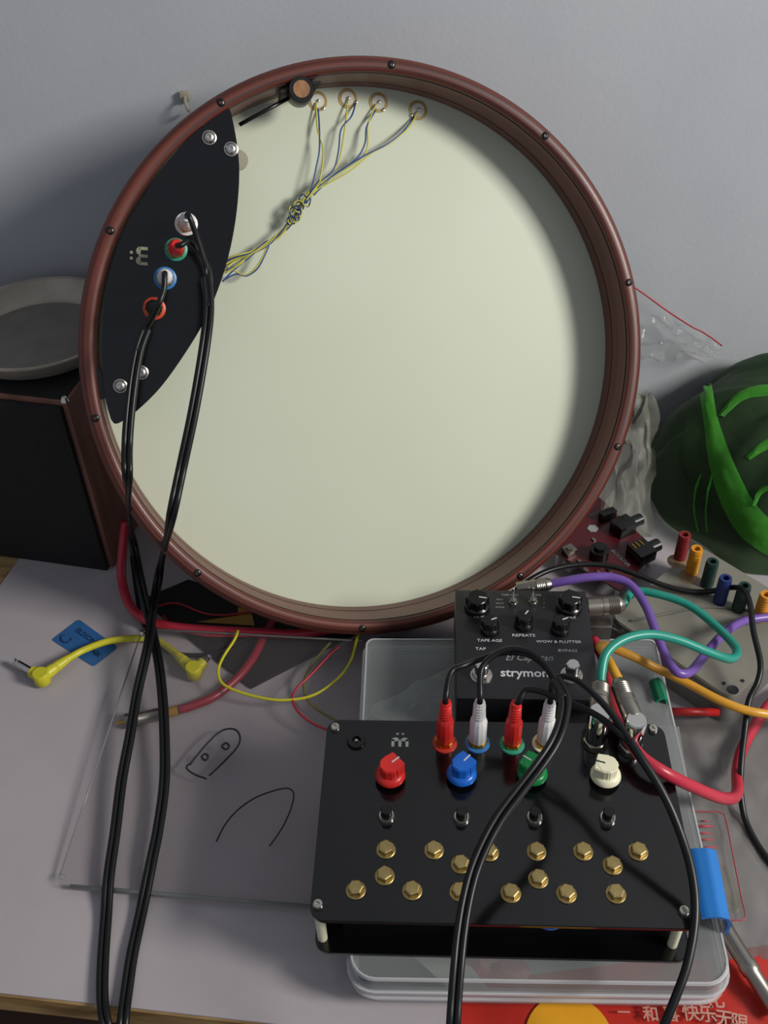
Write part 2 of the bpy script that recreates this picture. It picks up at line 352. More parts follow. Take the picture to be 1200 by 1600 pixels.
# piezo discs and their wires
PZ = ((496, 158), (543, 154), (591, 160), (653, 172))
for i, (px, py) in enumerate(PZ):
    p = DL(px, py, DDEP); am = DM @ M.Translation((p.x, p.y, -DDEP))
    o = mk('piezo_disc', lathe([(0, .0003), (.0074, .0003), (.0077, 0)], 28), 'ring', drum, am)
    mk('ceramic', lathe([(0, .0007), (.0051, .0007), (.0053, .0003)], 24), 'ceramic', o, am)
    mk('solder_blob', lathe([(0, .0026), (.0010, .0022), (.0015, .0007)], 12), 'chrome', o, am @ M.Translation((.0005, .0, 0)))
    mk('solder_blob', lathe([(0, .0018), (.0010, .0015), (.0015, .0003)], 12), 'chrome', o, am @ M.Translation(((.0035, -.0060, 0), (.0060, -.0035, 0), (.0030, -.0062, 0), (-.0062, -.0035, 0))[i]))
def dw(pts, z0=.007): return [D(x, y, DDEP - (d if d is not None else z0)) for x, y, d in pts]
wires = [
    ('bluewire', [(497, 170, .001), (499, 200, .008), (499, 235, .012), (494, 262, .013), (488, 290, .014), (480, 315, .014)]),
    ('yelwire', [(494, 160, .002), (496, 200, .008), (505, 235, .012), (502, 270, .013), (493, 298, .014), (474, 315, .014)]),
    ('bluewire', [(556, 160, .001), (549, 182, .008), (533, 202, .010), (529, 235, .012), (521, 265, .014), (500, 286, .014), (478, 318, .014)]),
    ('yelwire', [(544, 155, .002), (540, 190, .008), (536, 220, .010), (528, 255, .012), (505, 283, .014), (472, 312, .014)]),
    ('bluewire', [(587, 172, .001), (573, 198, .008), (570, 225, .011), (555, 250, .013), (520, 275, .014), (490, 305, .014)]),
    ('yelwire', [(588, 162, .002), (575, 195, .007), (574, 230, .011), (560, 252, .012), (515, 280, .014), (484, 308, .014)]),
    ('bluewire', [(647, 182, .001), (630, 205, .008), (605, 225, .011), (570, 243, .013), (530, 268, .014), (495, 294, .014)]),
    ('yelwire', [(652, 174, .002), (640, 198, .007), (612, 222, .010), (580, 240, .012), (545, 268, .014), (488, 300, .014)]),
]
for m, pts in wires: mk('sensor_wire', tube(dw(pts), .00065, 6, 6), m, drum)
# twisted bundle with knots
base = [(500, 284), (480, 306), (468, 326), (452, 350), (435, 368), (415, 382), (392, 393), (372, 402), (352, 412)]
for j in range(6):
    pts = []
    for i, (x, y) in enumerate([*(tuple(v) for v in base)]):
        a = i * 1.9 + j * 1.05; w = 3.4 if i < 6 else 3.4 + (i - 5) * (j - 2.5) * 1.5
        pts.append((x + 3.0 * math.cos(a), y + w * (math.sin(a) if i < 6 else 1), .014 + .0015 * math.sin(a + 1) - (.0 if i < 7 else 0)))
    mk('sensor_wire', tube(dw(pts), .00065, 6, 6), ('yelwire', 'bluewire')[j % 3 == 1], drum)
for m, pts in (('bluewire', [(420, 384), (413, 400), (402, 420), (385, 431), (370, 428), (352, 436)]), ('yelwire', [(418, 384), (410, 402), (398, 420), (383, 430), (368, 424), (354, 416)]),
               ('bluewire', [(400, 393), (380, 410), (362, 425), (348, 440)]), ('yelwire', [(395, 396), (372, 412), (350, 424)])):
    mk('sensor_wire', tube(dw([(x, y, .014) for x, y in pts]), .00065, 6, 6), m, drum)
random.seed(3)
for cx, cy, rr in ((460, 338, 12), (466, 322, 10), (480, 314, 9), (455, 345, 9), (474, 310, 9), (462, 330, 13)):
    for m in ('bluewire', 'yelwire'):
        pts = []; a0 = random.uniform(0, 6)
        for i in range(7):
            a = a0 + i * 1.15; r_ = rr * random.uniform(.55, 1.0); pts.append((cx + r_ * math.cos(a) * .9, cy + r_ * math.sin(a), .014 + random.uniform(-.003, .003)))
        mk('wire_knot', tube(dw(pts), .0006, 6, 6), m, drum)

# ------------------------------------------------------------------ plugs
def rca_plug_parts(parent, at, m):
    """straight moulded plug, nose at local z=0, boot up"""
    o = mk('plug', lathe([(.0030, .0), (.0054, .0), (.0058, .0012), (.0058, .0200), (.0050, .0225), (.0041, .0240), (.0036, .0400), (.0031, .0410), (0, .0410)], 12), m, parent, at, ang=25)
    rb = bmesh.new()
    for i in range(5): merge(rb, lathe([(.0036, .0255 + i * .0026), (.0044 - i * .00009, .0258 + i * .0026), (.0044 - i * .00009, .0268 + i * .0026), (.0036, .0271 + i * .0026)], 16))
    mk('boot_ribs', rb, m, o, at); mk('collar', lathe([(.0046, .0), (.0062, .0), (.0062, -.0028), (.0046, -.0028)], 20, close=True), 'gold', o, at)
    return o
def up(at, z): return at @ V((0, 0, z))

# cables from the plate down to the desk
def panel_plug(px, py): p = DL(px, py, PD); return DM @ M.Translation((p.x, p.y, -PD + .0045))
def pan_end(at): return up(at, .041), up(at, .050)
AC0 = .003; ACK = .055
def zac(y): return AC0 + max(0, (y - .357)) * ACK + .003
def AP(px, py, h=.0):
    z = .01
    for _ in range(12): z = zac(A(px, py, z).y) + h
    return A(px, py, z)
wA = panel_plug(291, 350); rA = panel_plug(275, 390); wB = panel_plug(258, 435); rB = panel_plug(241, 482)
c1 = thing('audio_cable', A(200, 1150), 'black twin cable with white plug topmost on the drum plate and red plug below it', 'cable')
rca_plug_parts(c1, wA, 'white'); rca_plug_parts(c1, rA, 'red')
mainA = [D(322, 430, -.040), D(326, 480, -.050), D(320, 540, -.060), D(303, 640, -.068), D(284, 730, -.070), D(265, 820, -.066), A(250, 890, .042), A(238, 960, .028), AP(231, 1010, .012), AP(215, 1080, .006), AP(203, 1150, .004), AP(190, 1220, .003), AP(180, 1300, .003), AP(170, 1370, .003), A(166, 1430, .004), A(161, 1500, .004), A(160, 1560, .005), A(166, 1603, .006), A(176, 1640, -.012), A(186, 1700, -.05)]
mk('twin_cord', twin(mainA, .0021), 'rubber', c1)
e0, e1 = pan_end(wA); f0, f1 = pan_end(rA)
mk('cord', tube([up(wA, .037), e1 + V((.001, 0, .0)), D(308, 372, -.046), D(318, 405, -.042), mainA[0], mainA[1]], .0020), 'rubber', c1)
mk('cord', tube([up(rA, .037), f0 + V((.003, -.002, .0)), D(296, 378, -.040), D(311, 395, -.036), mainA[0] + V((.002, .003, 0)), mainA[1] + V((0, .003, 0))], .0020), 'rubber', c1)
c2 = thing('audio_cable', A(240, 1100), 'black twin cable plugged into the two lower sockets of the drum plate', 'cable')
rca_plug_parts(c2, wB, 'white'); rca_plug_parts(c2, rB, 'black')
mainB = [D(228, 515, -.036), D(216, 550, -.042), D(206, 610, -.050), D(199, 690, -.056), D(200, 760, -.056), A(207, 840, .052), A(220, 910, .035), A(235, 975, .022), AP(247, 1030, .006), AP(254, 1090, .004), AP(257, 1150, .003), AP(257, 1220, .003), AP(248, 1290, .003), AP(236, 1350, .003), A(222, 1420, .004), A(207, 1490, .004), A(198, 1550, .004), A(192, 1600, .005), A(190, 1640, -.01), A(192, 1700, -.05)]
mk('twin_cord', twin(mainB, .0021), 'rubber', c2)
mk('cord', tube([up(wB, .036), up(wB, .047), D(256, 452, -.050), D(248, 475, -.052), D(238, 497, -.044), mainB[0], mainB[1]], .0021), 'rubber', c2)
mk('cord', tube([up(rB, .036), up(rB, .044) + V((-.001, 0, -.002)), D(236, 494, -.042), mainB[0], mainB[1]], .0021), 'rubber', c2)

# ------------------------------------------------------------------ plastic container under the electronics
ZL = .042
cF_l = A(545, 1566, 0); cF_r = A(1108, 1572, 0); cB_l = A(575, 1003, ZL); cB_r = A(1038, 1000, ZL)
ctr = (cF_l + cF_r + cB_l + cB_r) / 4; crot = -2.8
TW, TDp = .2335, .274
CTM = M.Translation((ctr.x, ctr.y - .0012, 0)) @ RZ(crot)
tub = thing('storage_box', (0, 0, 0), 'shallow milky clear plastic storage box carrying the black boxes', 'storage box', at=CTM)
def ringwall(w0, d0, r0_, z0, w1, d1, r1_, z1, t=.0012):
    b = bmesh.new(); rows = []
    for w, d, r, z in ((w0, d0, r0_, z0), (w1, d1, r1_, z1), (w1 - 2 * t, d1 - 2 * t, max(r1_ - t, .001), z1), (w0 - 2 * t, d0 - 2 * t, max(r0_ - t, .001), z0)):
        rows.append([b.verts.new((x, y, z)) for x, y in rrect(w, d, r, 6, r * .4)])
    n = len(rows[0])
    for k in range(4):
        for i in range(n): b.faces.new((rows[k][i], rows[k][(i + 1) % n], rows[(k + 1) % 4][(i + 1) % n], rows[(k + 1) % 4][i]))
    bmesh.ops.recalc_face_normals(b, faces=b.faces[:]); return b
tb = ringwall(TW - .012, TDp - .012, .014, .001, TW - .004, TDp - .004, .016, .030); mk('tub', merge(tb, prism(rrect(TW - .012, TDp - .012, .014), .001)), 'tub', tub, CTM)
mk('tub_rim', ringwall(TW - .001, TDp - .001, .017, .0165, TW - .001, TDp - .001, .017, .0185, .002), 'tubedge', tub, CTM)
mk('lid', merge(ringwall(TW, TDp, .017, .029, TW - .004, TDp - .004, .016, ZL - .001), prism(rrect(TW - .0042, TDp - .0042, .016, 6, .006), .001, M.Translation((0, 0, ZL - .001)))), 'lid', tub, CTM)
mk('lid_rim', ringwall(TW + .002, TDp + .002, .018, .028, TW + .002, TDp + .002, .018, .0305, .0022), 'tubedge', tub, CTM)
mk('lid_lip', ringwall(TW - .003, TDp - .003, .016, ZL - .0012, TW - .004, TDp - .004, .016, ZL + .0006, .0012), 'tubedge', tub, CTM)
# latches
def latch(px0, py0, px1, py1, m, z=.052, w=.014, lab=None):
    a = A(px0, py0, z); b_ = A(px1, py1, z); d = (b_ - a).normalized(); s = V((-d.y, d.x, 0))
    if s.x < 0: s = -s
    prof = [(-w, .0), (-w * .5, .003), (0, .004), (w * .35, .002), (w * .5, -.004), (w * .52, -.016)]
    def fn(u, v):
        i = u * (len(prof) - 1); k = min(int(i), len(prof) - 2); t = i - k; o = prof[k][0] * (1 - t) + prof[k + 1][0] * t; h = prof[k][1] * (1 - t) + prof[k + 1][1] * t
        return a.lerp(b_, v) + s * o + V((0, 0, h))
    return mk('latch', sheetgrid(fn, 20, 4, -.0018), m, tub, label=lab)
latch(1102, 1332, 1122, 1440, 'bluelatch', .058, .0135, 'bright blue snap latch')
latch(1026, 1066, 1036, 1098, 'greenlatch', .044, .005, 'green strip')
g1 = A(1050, 1112, .02); g2 = A(1122, 1113, .012)
tag(mk('red_stick', tube([g1, g2], .0032, sm=False), 'redlatch'), 'short red plastic stick on the desk between storage box and grey metal enclosure', 'stick')
mk('clear_tape', box(.018, .05, .0004, M.Translation(A(1048, 1180, ZL + .0005)) @ RZ(-6)), 'lid', tub)
# contents
cr = random.Random(11)
def crumple(w, d, h, seed, n=14, flatf=1.0):
    def fn(u, v):
        x = (u - .5) * w * (1 + .12 * math.sin(7 * v + seed)); y = (v - .5) * d * (1 + .12 * math.cos(6 * u + seed))
        e_ = min(u, 1 - u, v, 1 - v) * 5; e_ = min(1, e_)
        return V((x, y, h * e_ * (.35 + abs(noise.noise(V((u * 5 + seed, v * 5, seed)))) * 1.6) + .0005))
    return sheetgrid(fn, n, n, .0004)
tag(mk('parts_bag', crumple(.078, .040, .014, 2.2), 'paper', at=M.Translation(A(668, 1100, .018)) @ RZ(24)), 'crumpled pale plastic parts bag inside storage box left of the pedal', 'plastic bag')
tag(mk('circuit_board', prism([(-.034, -.045), (.07, -.05), (.07, .045), (-.034, .045)], .002), 'darkboard', at=M.Translation((A(655, 1065, .008)).to_tuple()) @ RZ(-4)), 'dark board lying flat inside storage box beside the pedal', 'circuit board')
tag(mk('circuit_board', prism([(-.024, -.014), (.02, -.014), (.04, .012), (-.024, .012)], .002), 'darkboard', at=M.Translation(A(618, 1500, .010)) @ RZ(-3)), 'dark teal board at the front left corner inside storage box', 'circuit board')
tag(mk('paper_slip', prism([(-.03, .03), (.006, -.018), (.026, -.016), (0, .035)], .0006), 'paper', at=M.Translation(A(690, 1515, .016)) @ RZ(8)), 'white paper slip inside front of storage box', 'paper')
tag(mk('red_packet', crumple(.045, .03, .008, 5.1, 8), 'redprint', at=M.Translation(A(765, 1510, .010))), 'small red packet inside front of storage box', 'packet')

# ------------------------------------------------------------------ control box
ZT = .0865
CBM = M.Translation((.0662, .3520, 0)) @ RZ(-3.4)
CBI = CBM.inverted()
cb = thing('control_box', (0, 0, 0), 'black acrylic control box with coloured knobs and brass bolts', 'control box', at=CBM @ M.Translation((0, 0, ZL + .0007)))
CW, CDp = .2290, .1440
mk('top_plate', prism(rrect(CW, CDp, .009), .003, M.Translation((0, 0, ZT - .003)), .0004), 'satin', cb, CBM, ang=30)
mk('base_plate', prism(rrect(CW, CDp, .009), .003, M.Translation((0, 0, ZL + .0007)), .0004), 'satin', cb, CBM, ang=30)
mk('gap_shade_block', box(CW - .034, CDp - .030, ZT - ZL - .0075, M.Translation((0, 0, ZL + .0038))), 'black', cb, CBM, smoothing=False)  # black block fills the open gap between the plates, standing in for shade
def CP(px, py, z=ZT): p = CBI @ A(px, py, z); return p
for px, py in ((524, 1138), (1020, 1141), (497, 1415), (1068, 1425)):
    p = CP(px, py); am = CBM @ M.Translation((p.x, p.y, ZT))
    mk('corner_screw', lathe([(0, .0014), (.0012, .0014), (.0014, .0030), (.0026, .0029), (.0031, .0020), (.0031, 0)], 20), 'steel', cb, am)
    mk('standoff', cyl(.0031, ZT - ZL - .0067, seg=18), 'cream', cb, CBM @ M.Translation((p.x, p.y, ZL + .0037)), label='off-white pillar')
# knobs
def knob(px, py, m, rot, line):
    p = CP(px, py); am = CBM @ M.Translation((p.x, p.y, ZT))
    o = mk('knob', lathe([(0, .0036), (.0094, .0036), (.0099, .0044), (.0097, .0056), (.0084, .0080), (.0070, .0086), (0, .0086)], 40), m, cb, am)
    n = 10; pts = []
    for i in range(n * 2):
        a = 2 * math.pi * i / (n * 2); pts.append((a, .0072 if i % 2 else .0066))
    top = [(.0072 * math.cos(2 * math.pi * i / 8 + .39), .0072 * math.sin(2 * math.pi * i / 8 + .39)) for i in range(8)]
    top2 = []
    for i, (x, y) in enumerate(top):
        top2.append((x, y))
    b = prism(top2, .0095, M.Translation((0, 0, .0076)), .0007)
    b = merge(b, prism([(-.0072, 0), (.0072, 0), (.0060, .0078), (-.0060, .0078)], .0093, M.Translation((0, 0, .0076)), .0006))
    mk('grip', b, m, o, am @ RZ(rot), smoothing=False)
    mk('pointer_line', box(.0009, .0062, .0003, M.Translation((0, .0048, .0171))), line, o, am @ RZ(rot))
    mk('shaft', cyl(.0035, .0036, seg=16), 'steel_d', o, am)
for px, py, m, rot, ln in ((610, 1217, 'red', -48, 'print_'), (721, 1215, 'blue', -42, 'print_'), (831, 1214, 'green', 55, 'print_'), (945, 1217, 'cream', 72, 'ink')): knob(px, py, m, rot, ln)
for px, py in ((604, 1277), (721, 1279), (835, 1279), (949, 1280)):
    p = CP(px, py); am = CBM @ M.Translation((p.x, p.y, ZT))
    o = mk('push_button', lathe([(.0038, .0030), (.0046, .0030), (.0050, .0022), (.0053, 0)], 24), 'steel', cb, am)
    mk('button_cap', lathe([(0, .0092), (.0030, .0092), (.0035, .0086), (.0035, .0025)], 20), 'black', o, am)
for px, py in ((603, 1328), (678, 1329), (764, 1332), (838, 1331), (911, 1331), (997, 1331), (720, 1351), (957, 1353), (601, 1369), (841, 1374), (556, 1391), (644, 1392), (718, 1394), (798, 1396), (885, 1397), (962, 1397)):
    p = CP(px, py); am = CBM @ M.Translation((p.x, p.y, ZT)) @ RZ(cr.uniform(0, 60))
    o = mk('brass_bolt', lathe([(0, .001), (.0056, .001), (.0061, .0005), (.0061, 0)], 28), 'brass', cb, am, label='brass hex bolt')
    mk('hex_head', lathe([(0, .0048), (.0041, .0048), (.0049, .0041), (.0051, .001), (.0051, .0008)], 6), 'brass', o, am, smoothing=False)
p = CP(557, 1159); am = CBM @ M.Translation((p.x, p.y, ZT)); pj = mk('power_jack', lathe([(.0032, .0), (.0032, .0022), (.0058, .0022), (.0064, .0010), (.0064, 0)], 28), 'black', cb, am); mk('centre_pin', cyl(.0010, .0020, seg=10), 'steel', pj, am)
p = CP(625, 1160); mk('maker_mark', m_logo(.0115), 'printdim', cb, CBM @ M.Translation((p.x, p.y, ZT + .0001)))
p = CP(860, 1447, .080); mk('indicator_ring', lathe([(.0085, 0), (.0115, 0), (.0115, .0015), (.0085, .0015)], 32, close=True), 'blue', cb, CBM @ M.Translation((p.x, p.y + .0098, .0780)), label='blue ring under the top plate')
BX = ((695, 1161, 'washred', 'red'), (746, 1161, 'washblue', 'white'), (800, 1163, 'washgreen', 'red'), (851, 1162, 'cream', 'white'))
bpl = []
for px, py, w, m in BX:
    p = CP(px, py); am = CBM @ M.Translation((p.x, p.y, ZT)); jack_socket(cb, am, w); bpl.append((am @ M.Translation((0, 0, .0045)), m))
BS = ((929, 1160), (985, 1168)); stub = []
for px, py in BS:
    p = CP(px, py); am = CBM @ M.Translation((p.x, p.y, ZT)); stub.append(am)
    o = mk('jack_socket', lathe([(.0052, .0008), (.0090, .0008), (.0092, 0), (.0052, 0)], 28, close=True), 'black', cb, am)
    mk('nut', lathe([(.0050, .0040), (.0076, .0040), (.0080, .0034), (.0080, .0008), (.0050, .0008)], 6, close=True), 'steel', o, am, smoothing=False)

# cables out of the control box
c3 = thing('audio_cable', A(745, 1350, .10), 'black twin cable from the two left plugs', 'cable')
c3['label'] = 'black twin cable from the two left plugs, falling across the middle of the control box'
rca_plug_parts(c3, bpl[0][0], 'red'); rca_plug_parts(c3, bpl[1][0], 'white')
m3 = [A(868, 1062, .158), A(882, 1090, .160), A(879, 1125, .160), A(866, 1160, .158), A(843, 1195, .154), A(812, 1235, .148), A(782, 1275, .142), A(758, 1318, .136), A(740, 1362, .130), A(728, 1410, .124), A(720, 1460, .118), A(715, 1510, .112), A(711, 1560, .104), A(708, 1610, .095), A(706, 1670, .07)]
mk('twin_cord', twin(m3, .0021), 'rubber', c3)
t0 = up(bpl[0][0], .037); t1 = up(bpl[1][0], .037)
mk('cord', tube([t1, up(bpl[1][0], .046), A(752, 1046, .145), A(772, 1024, .150), A(797, 1014, .153), A(825, 1018, .155), A(850, 1037, .157), m3[0], m3[1]], .0020), 'rubber', c3)
mk('cord', tube([t0, up(bpl[0][0], .046), A(705, 1050, .142), A(724, 1040, .143), A(745, 1032, .141), A(775, 1022, .146), A(800, 1019, .148), A(828, 1024, .150), A(852, 1042, .153), m3[0] + V((0, 0, -.003)), m3[1] + V((0, 0, -.003))], .0020), 'rubber', c3)
c4 = thing('audio_cable', A(1080, 1400, .10), 'black twin cable from the two right plugs, over the right edge of the control box', 'cable')
rca_plug_parts(c4, bpl[2][0], 'red'); rca_plug_parts(c4, bpl[3][0], 'white')
m4 = [A(985, 1158, .148), A(1004, 1188, .144), A(1026, 1222, .138), A(1047, 1262, .130), A(1065, 1308, .120), A(1079, 1355, .109), A(1086, 1405, .0995), A(1084, 1455, .0925), A(1073, 1510, .085), A(1057, 1555, .078), A(1036, 1605, .068), A(1010, 1660, .05)]
mk('twin_cord', tube(m4, .0027), 'rubber', c4)
mk('cord', tube([up(bpl[3][0], .036), up(bpl[3][0], .044), A(865, 1064, .146), A(880, 1057, .150), A(903, 1064, .152), A(930, 1087, .152), A(957, 1117, .151), m4[0], m4[1]], .0021), 'rubber', c4)
mk('cord', tube([up(bpl[2][0], .036), up(bpl[2][0], .043) + V((.002, 0, 0)), A(822, 1078, .138), A(845, 1080, .140), A(875, 1092, .142), A(910, 1106, .144), A(942, 1124, .146), A(968, 1146, .148), m4[0] + V((0, 0, -.003)), m4[1] + V((0, 0, -.002))], .0021), 'rubber', c4)

# ------------------------------------------------------------------ delay pedal
ZP = .0860
PDM = M.Translation((.1000, .4945, 0)) @ RZ(-3.6); PDI = PDM.inverted()
pd = thing('effects_pedal', (0, 0, 0), 'black effects pedal with five knobs, white lettering and two footswitches', 'effects pedal', at=PDM @ M.Translation((0, 0, ZL + .0007)))
mk('body', box(.1010, .1050, ZP - ZL - .0007, M.Translation((0, 0, ZL + .0007)), .0012), 'pedal', pd, PDM, ang=30)
def PP(px, py, z=ZP): return PDI @ A(px, py, z)
def pmat(px, py, z=ZP, dz=0.0, r=0.0): p = PP(px, py, z); return PDM @ M.Translation((p.x, p.y, z + dz)) @ RZ(r)
for px, py, R, h, rot in ((745, 950, .0096, .0125, -100), (889, 950, .0096, .0125, -100), (765, 985, .0070, .0115, -65), (818, 977, .0070, .0115, 65 - 100), (875, 985, .0070, .0115, -65)):
    am = pmat(px, py)
    prof = [(0, .0008), (R, .0008), (R * 1.03, .0018), (R * .98, .004), (R * .84, .0052), (R * .80, h - .0006), (R * .74, h), (0, h)]
    o = mk('knob', lathe(prof, 36), 'black', pd, am, ang=30)
    rb = bmesh.new()
    for i in range(8): merge(rb, box(.0018, R * .20, h * .62, M.Rotation(i * math.pi / 4, 4, 'Z') @ M.Translation((0, R * .82, h * .32)), .0004))
    mk('grip_ribs', rb, 'black', o, am)
    mk('pointer_line', box(.0009, R * .62, .0003, M.Translation((0, R * .44, h))), 'print_', o, am @ RZ(rot))
for px, py in ((802, 943), (833, 942)):
    am = pmat(px, py); o = mk('toggle_switch', lathe([(0, .002), (.0034, .002), (.0037, 0)], 6), 'steel', pd, am, smoothing=False)
    mk('toggle_bushing', cyl(.0026, .0045, seg=16), 'steel_d', o, am); mk('toggle_lever', tube([up(am, .004), up(am, .0085) + V((0, .003, 0)), up(am, .012) + V((0, .0045, 0))], .0011, 8), 'chrome', o)
for px, py in ((752, 1056), (893, 1056)):
    am = pmat(px, py); o = mk('footswitch', lathe([(0, .0012), (.0078, .0012), (.0080, 0)], 30), 'steel', pd, am)
    mk('nut', lathe([(0, .0045), (.0062, .0045), (.0068, .0038), (.0070, .0012)], 6), 'steel', o, am, smoothing=False)
    mk('button', lathe([(0, .0135), (.0040, .0135), (.0047, .0128), (.0050, .0045)], 28), 'chrome', o, am)
def ptext(s, px, py, size, m='print_', bold=0.0, shear=0.0, sx=1.0):
    mk('lettering', text_bm(s, size, .0001, bold, shear, sx), m, pd, pmat(px, py, ZP, .00012), smoothing=False)
ptext('TAPE HEAD', 797, 930, .0026, 'printdim'); ptext('MODE', 838, 930, .0026, 'printdim')
for i, s in enumerate(('FIXED', 'MULTI', 'SINGLE')): ptext(s, 781, 937 + i * 6, .0021, 'printdim')
for i, s in enumerate('ABC'): ptext(s, 850, 937 + i * 6, .0021, 'printdim')
ptext('TIME', 748, 963, .0034, sx=1.15); ptext('MIX', 893, 965, .0034, sx=1.15); ptext('REPEATS', 818, 993, .0036, sx=1.25)
ptext('TAPE AGE', 765, 1001, .0036, sx=1.15); ptext('WOW & FLUTTER', 873, 1003, .0034, sx=1.2); ptext('TAP', 751, 1014, .0036, sx=1.2); ptext('BYPASS', 887, 1017, .0036, sx=1.2)
ptext('El Capistan', 826, 1028, .0085, 'printdim', 0, .4, .9)
ptext('strymon.', 822, 1052, .0103, 'print_', .00018)

# ------------------------------------------------------------------ metal jack plugs and patch cables
def metal_plug(parent, a, b_, r=.0062, m='steel_d', cap=None):
    L_ = (b_ - a).length; fr_ = frame(a, b_ - a)
    pr = [(0, 0), (r * .95, 0), (r, .0006), (r, L_ * .36), (r * .93, L_ * .37), (r * .93, L_ * .41), (r, L_ * .42), (r, L_ * .56)]
    for i in range(6): z = L_ * (.57 + i * .05); pr += [(r * .93, z), (r * .99, z + L_ * .02), (r * .99, z + L_ * .03)]
    pr += [(r * .9, L_ * .9), (r * .66, L_), (0, L_)]
    return mk('plug', lathe(pr, 28), m, parent, fr_, ang=30)
zc = ZT + .030
sA = stub[0]; sB = stub[1]
zc_ = thing('power_plug', PDM @ V((.062, .044, .05)), 'dull grey block plug low on the right side of the pedal', 'plug')
mk('block', box(.0200, .0160, .0150, PDM @ M.Translation((.0612, .0420, .0500)), .001), 'steel_d', zc_)
mk('lead', tube([PDM @ V((.0712, .042, .056)), PDM @ V((.080, .043, .050)), PDM @ V((.084, .052, .042)), PDM @ V((.080, .066, .038))], .0015), 'rubber', zc_)
tc_ = thing('patch_cable', A(1080, 1000, .06), 'teal patch cable looping from pedal side to left metal jack on control box', 'cable')
capA = up(sA, .026)
bA = mk('plug_elbow', lathe([(.0042, .003), (.0066, .004), (.0072, .006), (.0072, .0330), (.0066, .0340), (0, .0340)], 28), 'chrome', tc_, sA)
qa = A(938, 1068, .112); metal_plug(tc_, up(sA, .027) + (qa - up(sA, .027)).normalized() * .004, qa, .0068)
pr_ = PDM @ V((.0505, .0445, .0765)); pe = pr_ + (PDM.to_3x3() @ V((1, .12, 0))).normalized() * .030
metal_plug(tc_, pr_ + V((.0005, 0, 0)), pe, .0075)
mk('cord', tube([qa + V((0, -.004, -.001)), A(940, 1050, .118), A(948, 1020, .124), A(975, 999, .126), A(1015, 991, .122), A(1060, 1000, .112), A(1105, 1018, .100), A(1137, 1029, .090), A(1150, 1024, .080), A(1147, 1008, .072), A(1115, 975, .068), A(1075, 945, .068), A(1030, 929, .068), A(990, 924, .067), pe], .0033), 'teal', tc_)
yc = thing('patch_cable', A(1050, 1060, .06), 'yellow patch cable running right from the right metal jack on control box', 'cable')
mk('plug_elbow', lathe([(.0042, .003), (.0064, .004), (.0070, .006), (.0070, .0300), (.0062, .0310), (0, .0310)], 28), 'chrome', yc, sB)
qb = A(966, 1064, .112); metal_plug(yc, up(sB, .025) + (qb - up(sB, .025)).normalized() * .004, qb, .0066)
mk('cord', tube([qb + V((.002, -.004, -.001)), A(956, 1042, .114), A(945, 1022, .108), A(938, 1010, .100), A(950, 1010, .085), A(985, 1024, .070), A(1030, 1046, .058), A(1075, 1068, .054), A(1120, 1092, .052), A(1160, 1108, .050), A(1200, 1116, .046), A(1260, 1122, .03), A(1340, 1118, .008), A(1460, 1090, .006), A(1640, 1010, .006)], .0034), 'yellowc', yc)
pc = thing('patch_cable', A(1060, 1000, .06), 'purple patch cable with metal plug behind the pedal', 'cable')
pa = A(808, 921, .072); pb = A(862, 912, .078); metal_plug(pc, pa, pb, .0058)
mk('cord', tube([pb, A(888, 907, .082), A(920, 902, .085), A(955, 902, .085), A(985, 914, .084), A(1008, 945, .082), A(1024, 985, .080), A(1040, 1025, .078), A(1058, 1050, .076), A(1078, 1050, .072), A(1098, 1028, .066), A(1125, 996, .056), A(1158, 972, .048), A(1200, 964, .044), A(1260, 958, .041), A(1330, 962, .042), A(1440, 975, .016), A(1600, 950, .006)], .0035), 'purple', pc)
kc = thing('patch_cable', A(1140, 1240, .03), 'thick crimson cable running across the right corner of the control box', 'cable')
mk('cord', tube([A(928, 1000, .060), A(945, 1035, .068), A(955, 1080, .085), A(968, 1130, .096), A(985, 1160, .099), A(1005, 1185, .100), A(1040, 1208, .096), A(1080, 1228, .080), A(1115, 1243, .062), A(1140, 1248, .044), A(1152, 1238, .028), A(1152, 1205, .014), A(1160, 1170, .010), A(1182, 1130, .010), A(1215, 1090, .010), A(1290, 1060, .008), A(1420, 1065, .006), A(1560, 1090, .006)], .0042), 'pink', kc)

# ------------------------------------------------------------------ clear acrylic sheet with marker drawings
cs = [AP(222, 985, -.003), AP(88, 1388, -.003), AP(522, 1421, -.003), AP(573, 1003, -.003)]
ac = thing('acrylic_sheet', cs[1], 'clear acrylic sheet with black marker outlines lying on the white desk', 'plastic sheet')
cc = sum(cs, V()) / 4
def rnd_quad(c, r=.008):
    o = []
    n = len(c)
    for i in range(n):
        p, a, b_ = c[i], c[i - 1], c[(i + 1) % n]; da = (a - p).normalized(); db = (b_ - p).normalized()
        for k in range(6):
            t = k / 5; o.append((p + da * r * (1 - t) ** 2 + db * r * t ** 2))
    return o
def slab(pts, th):
    b = bmesh.new(); f = b.faces.new([b.verts.new(p) for p in pts]); f.normal_update()
    if f.normal.z < 0: f.normal_flip()
    r = bmesh.ops.extrude_face_region(b, geom=[f]); bmesh.ops.translate(b, vec=(0, 0, th), verts=[v for v in r['geom'] if isinstance(v, bmesh.types.BMVert)])
    bmesh.ops.recalc_face_normals(b, faces=b.faces[:]); return b
rq = rnd_quad(cs); mk('sheet', slab(rq, .003), 'acrylic', ac, smoothing=False)
mk('front_edge', tube([cs[1] + V((.010, .0003, .0015)), cs[2] + V((-.004, .0003, .0015))], .0016, 8, sm=False), 'acredge', ac)
mk('left_edge', tube([cs[0] + V((0, -.006, .0015)), cs[1] + V((0.001, .008, .0015))], .0006, 6, sm=False), 'acredge', ac)
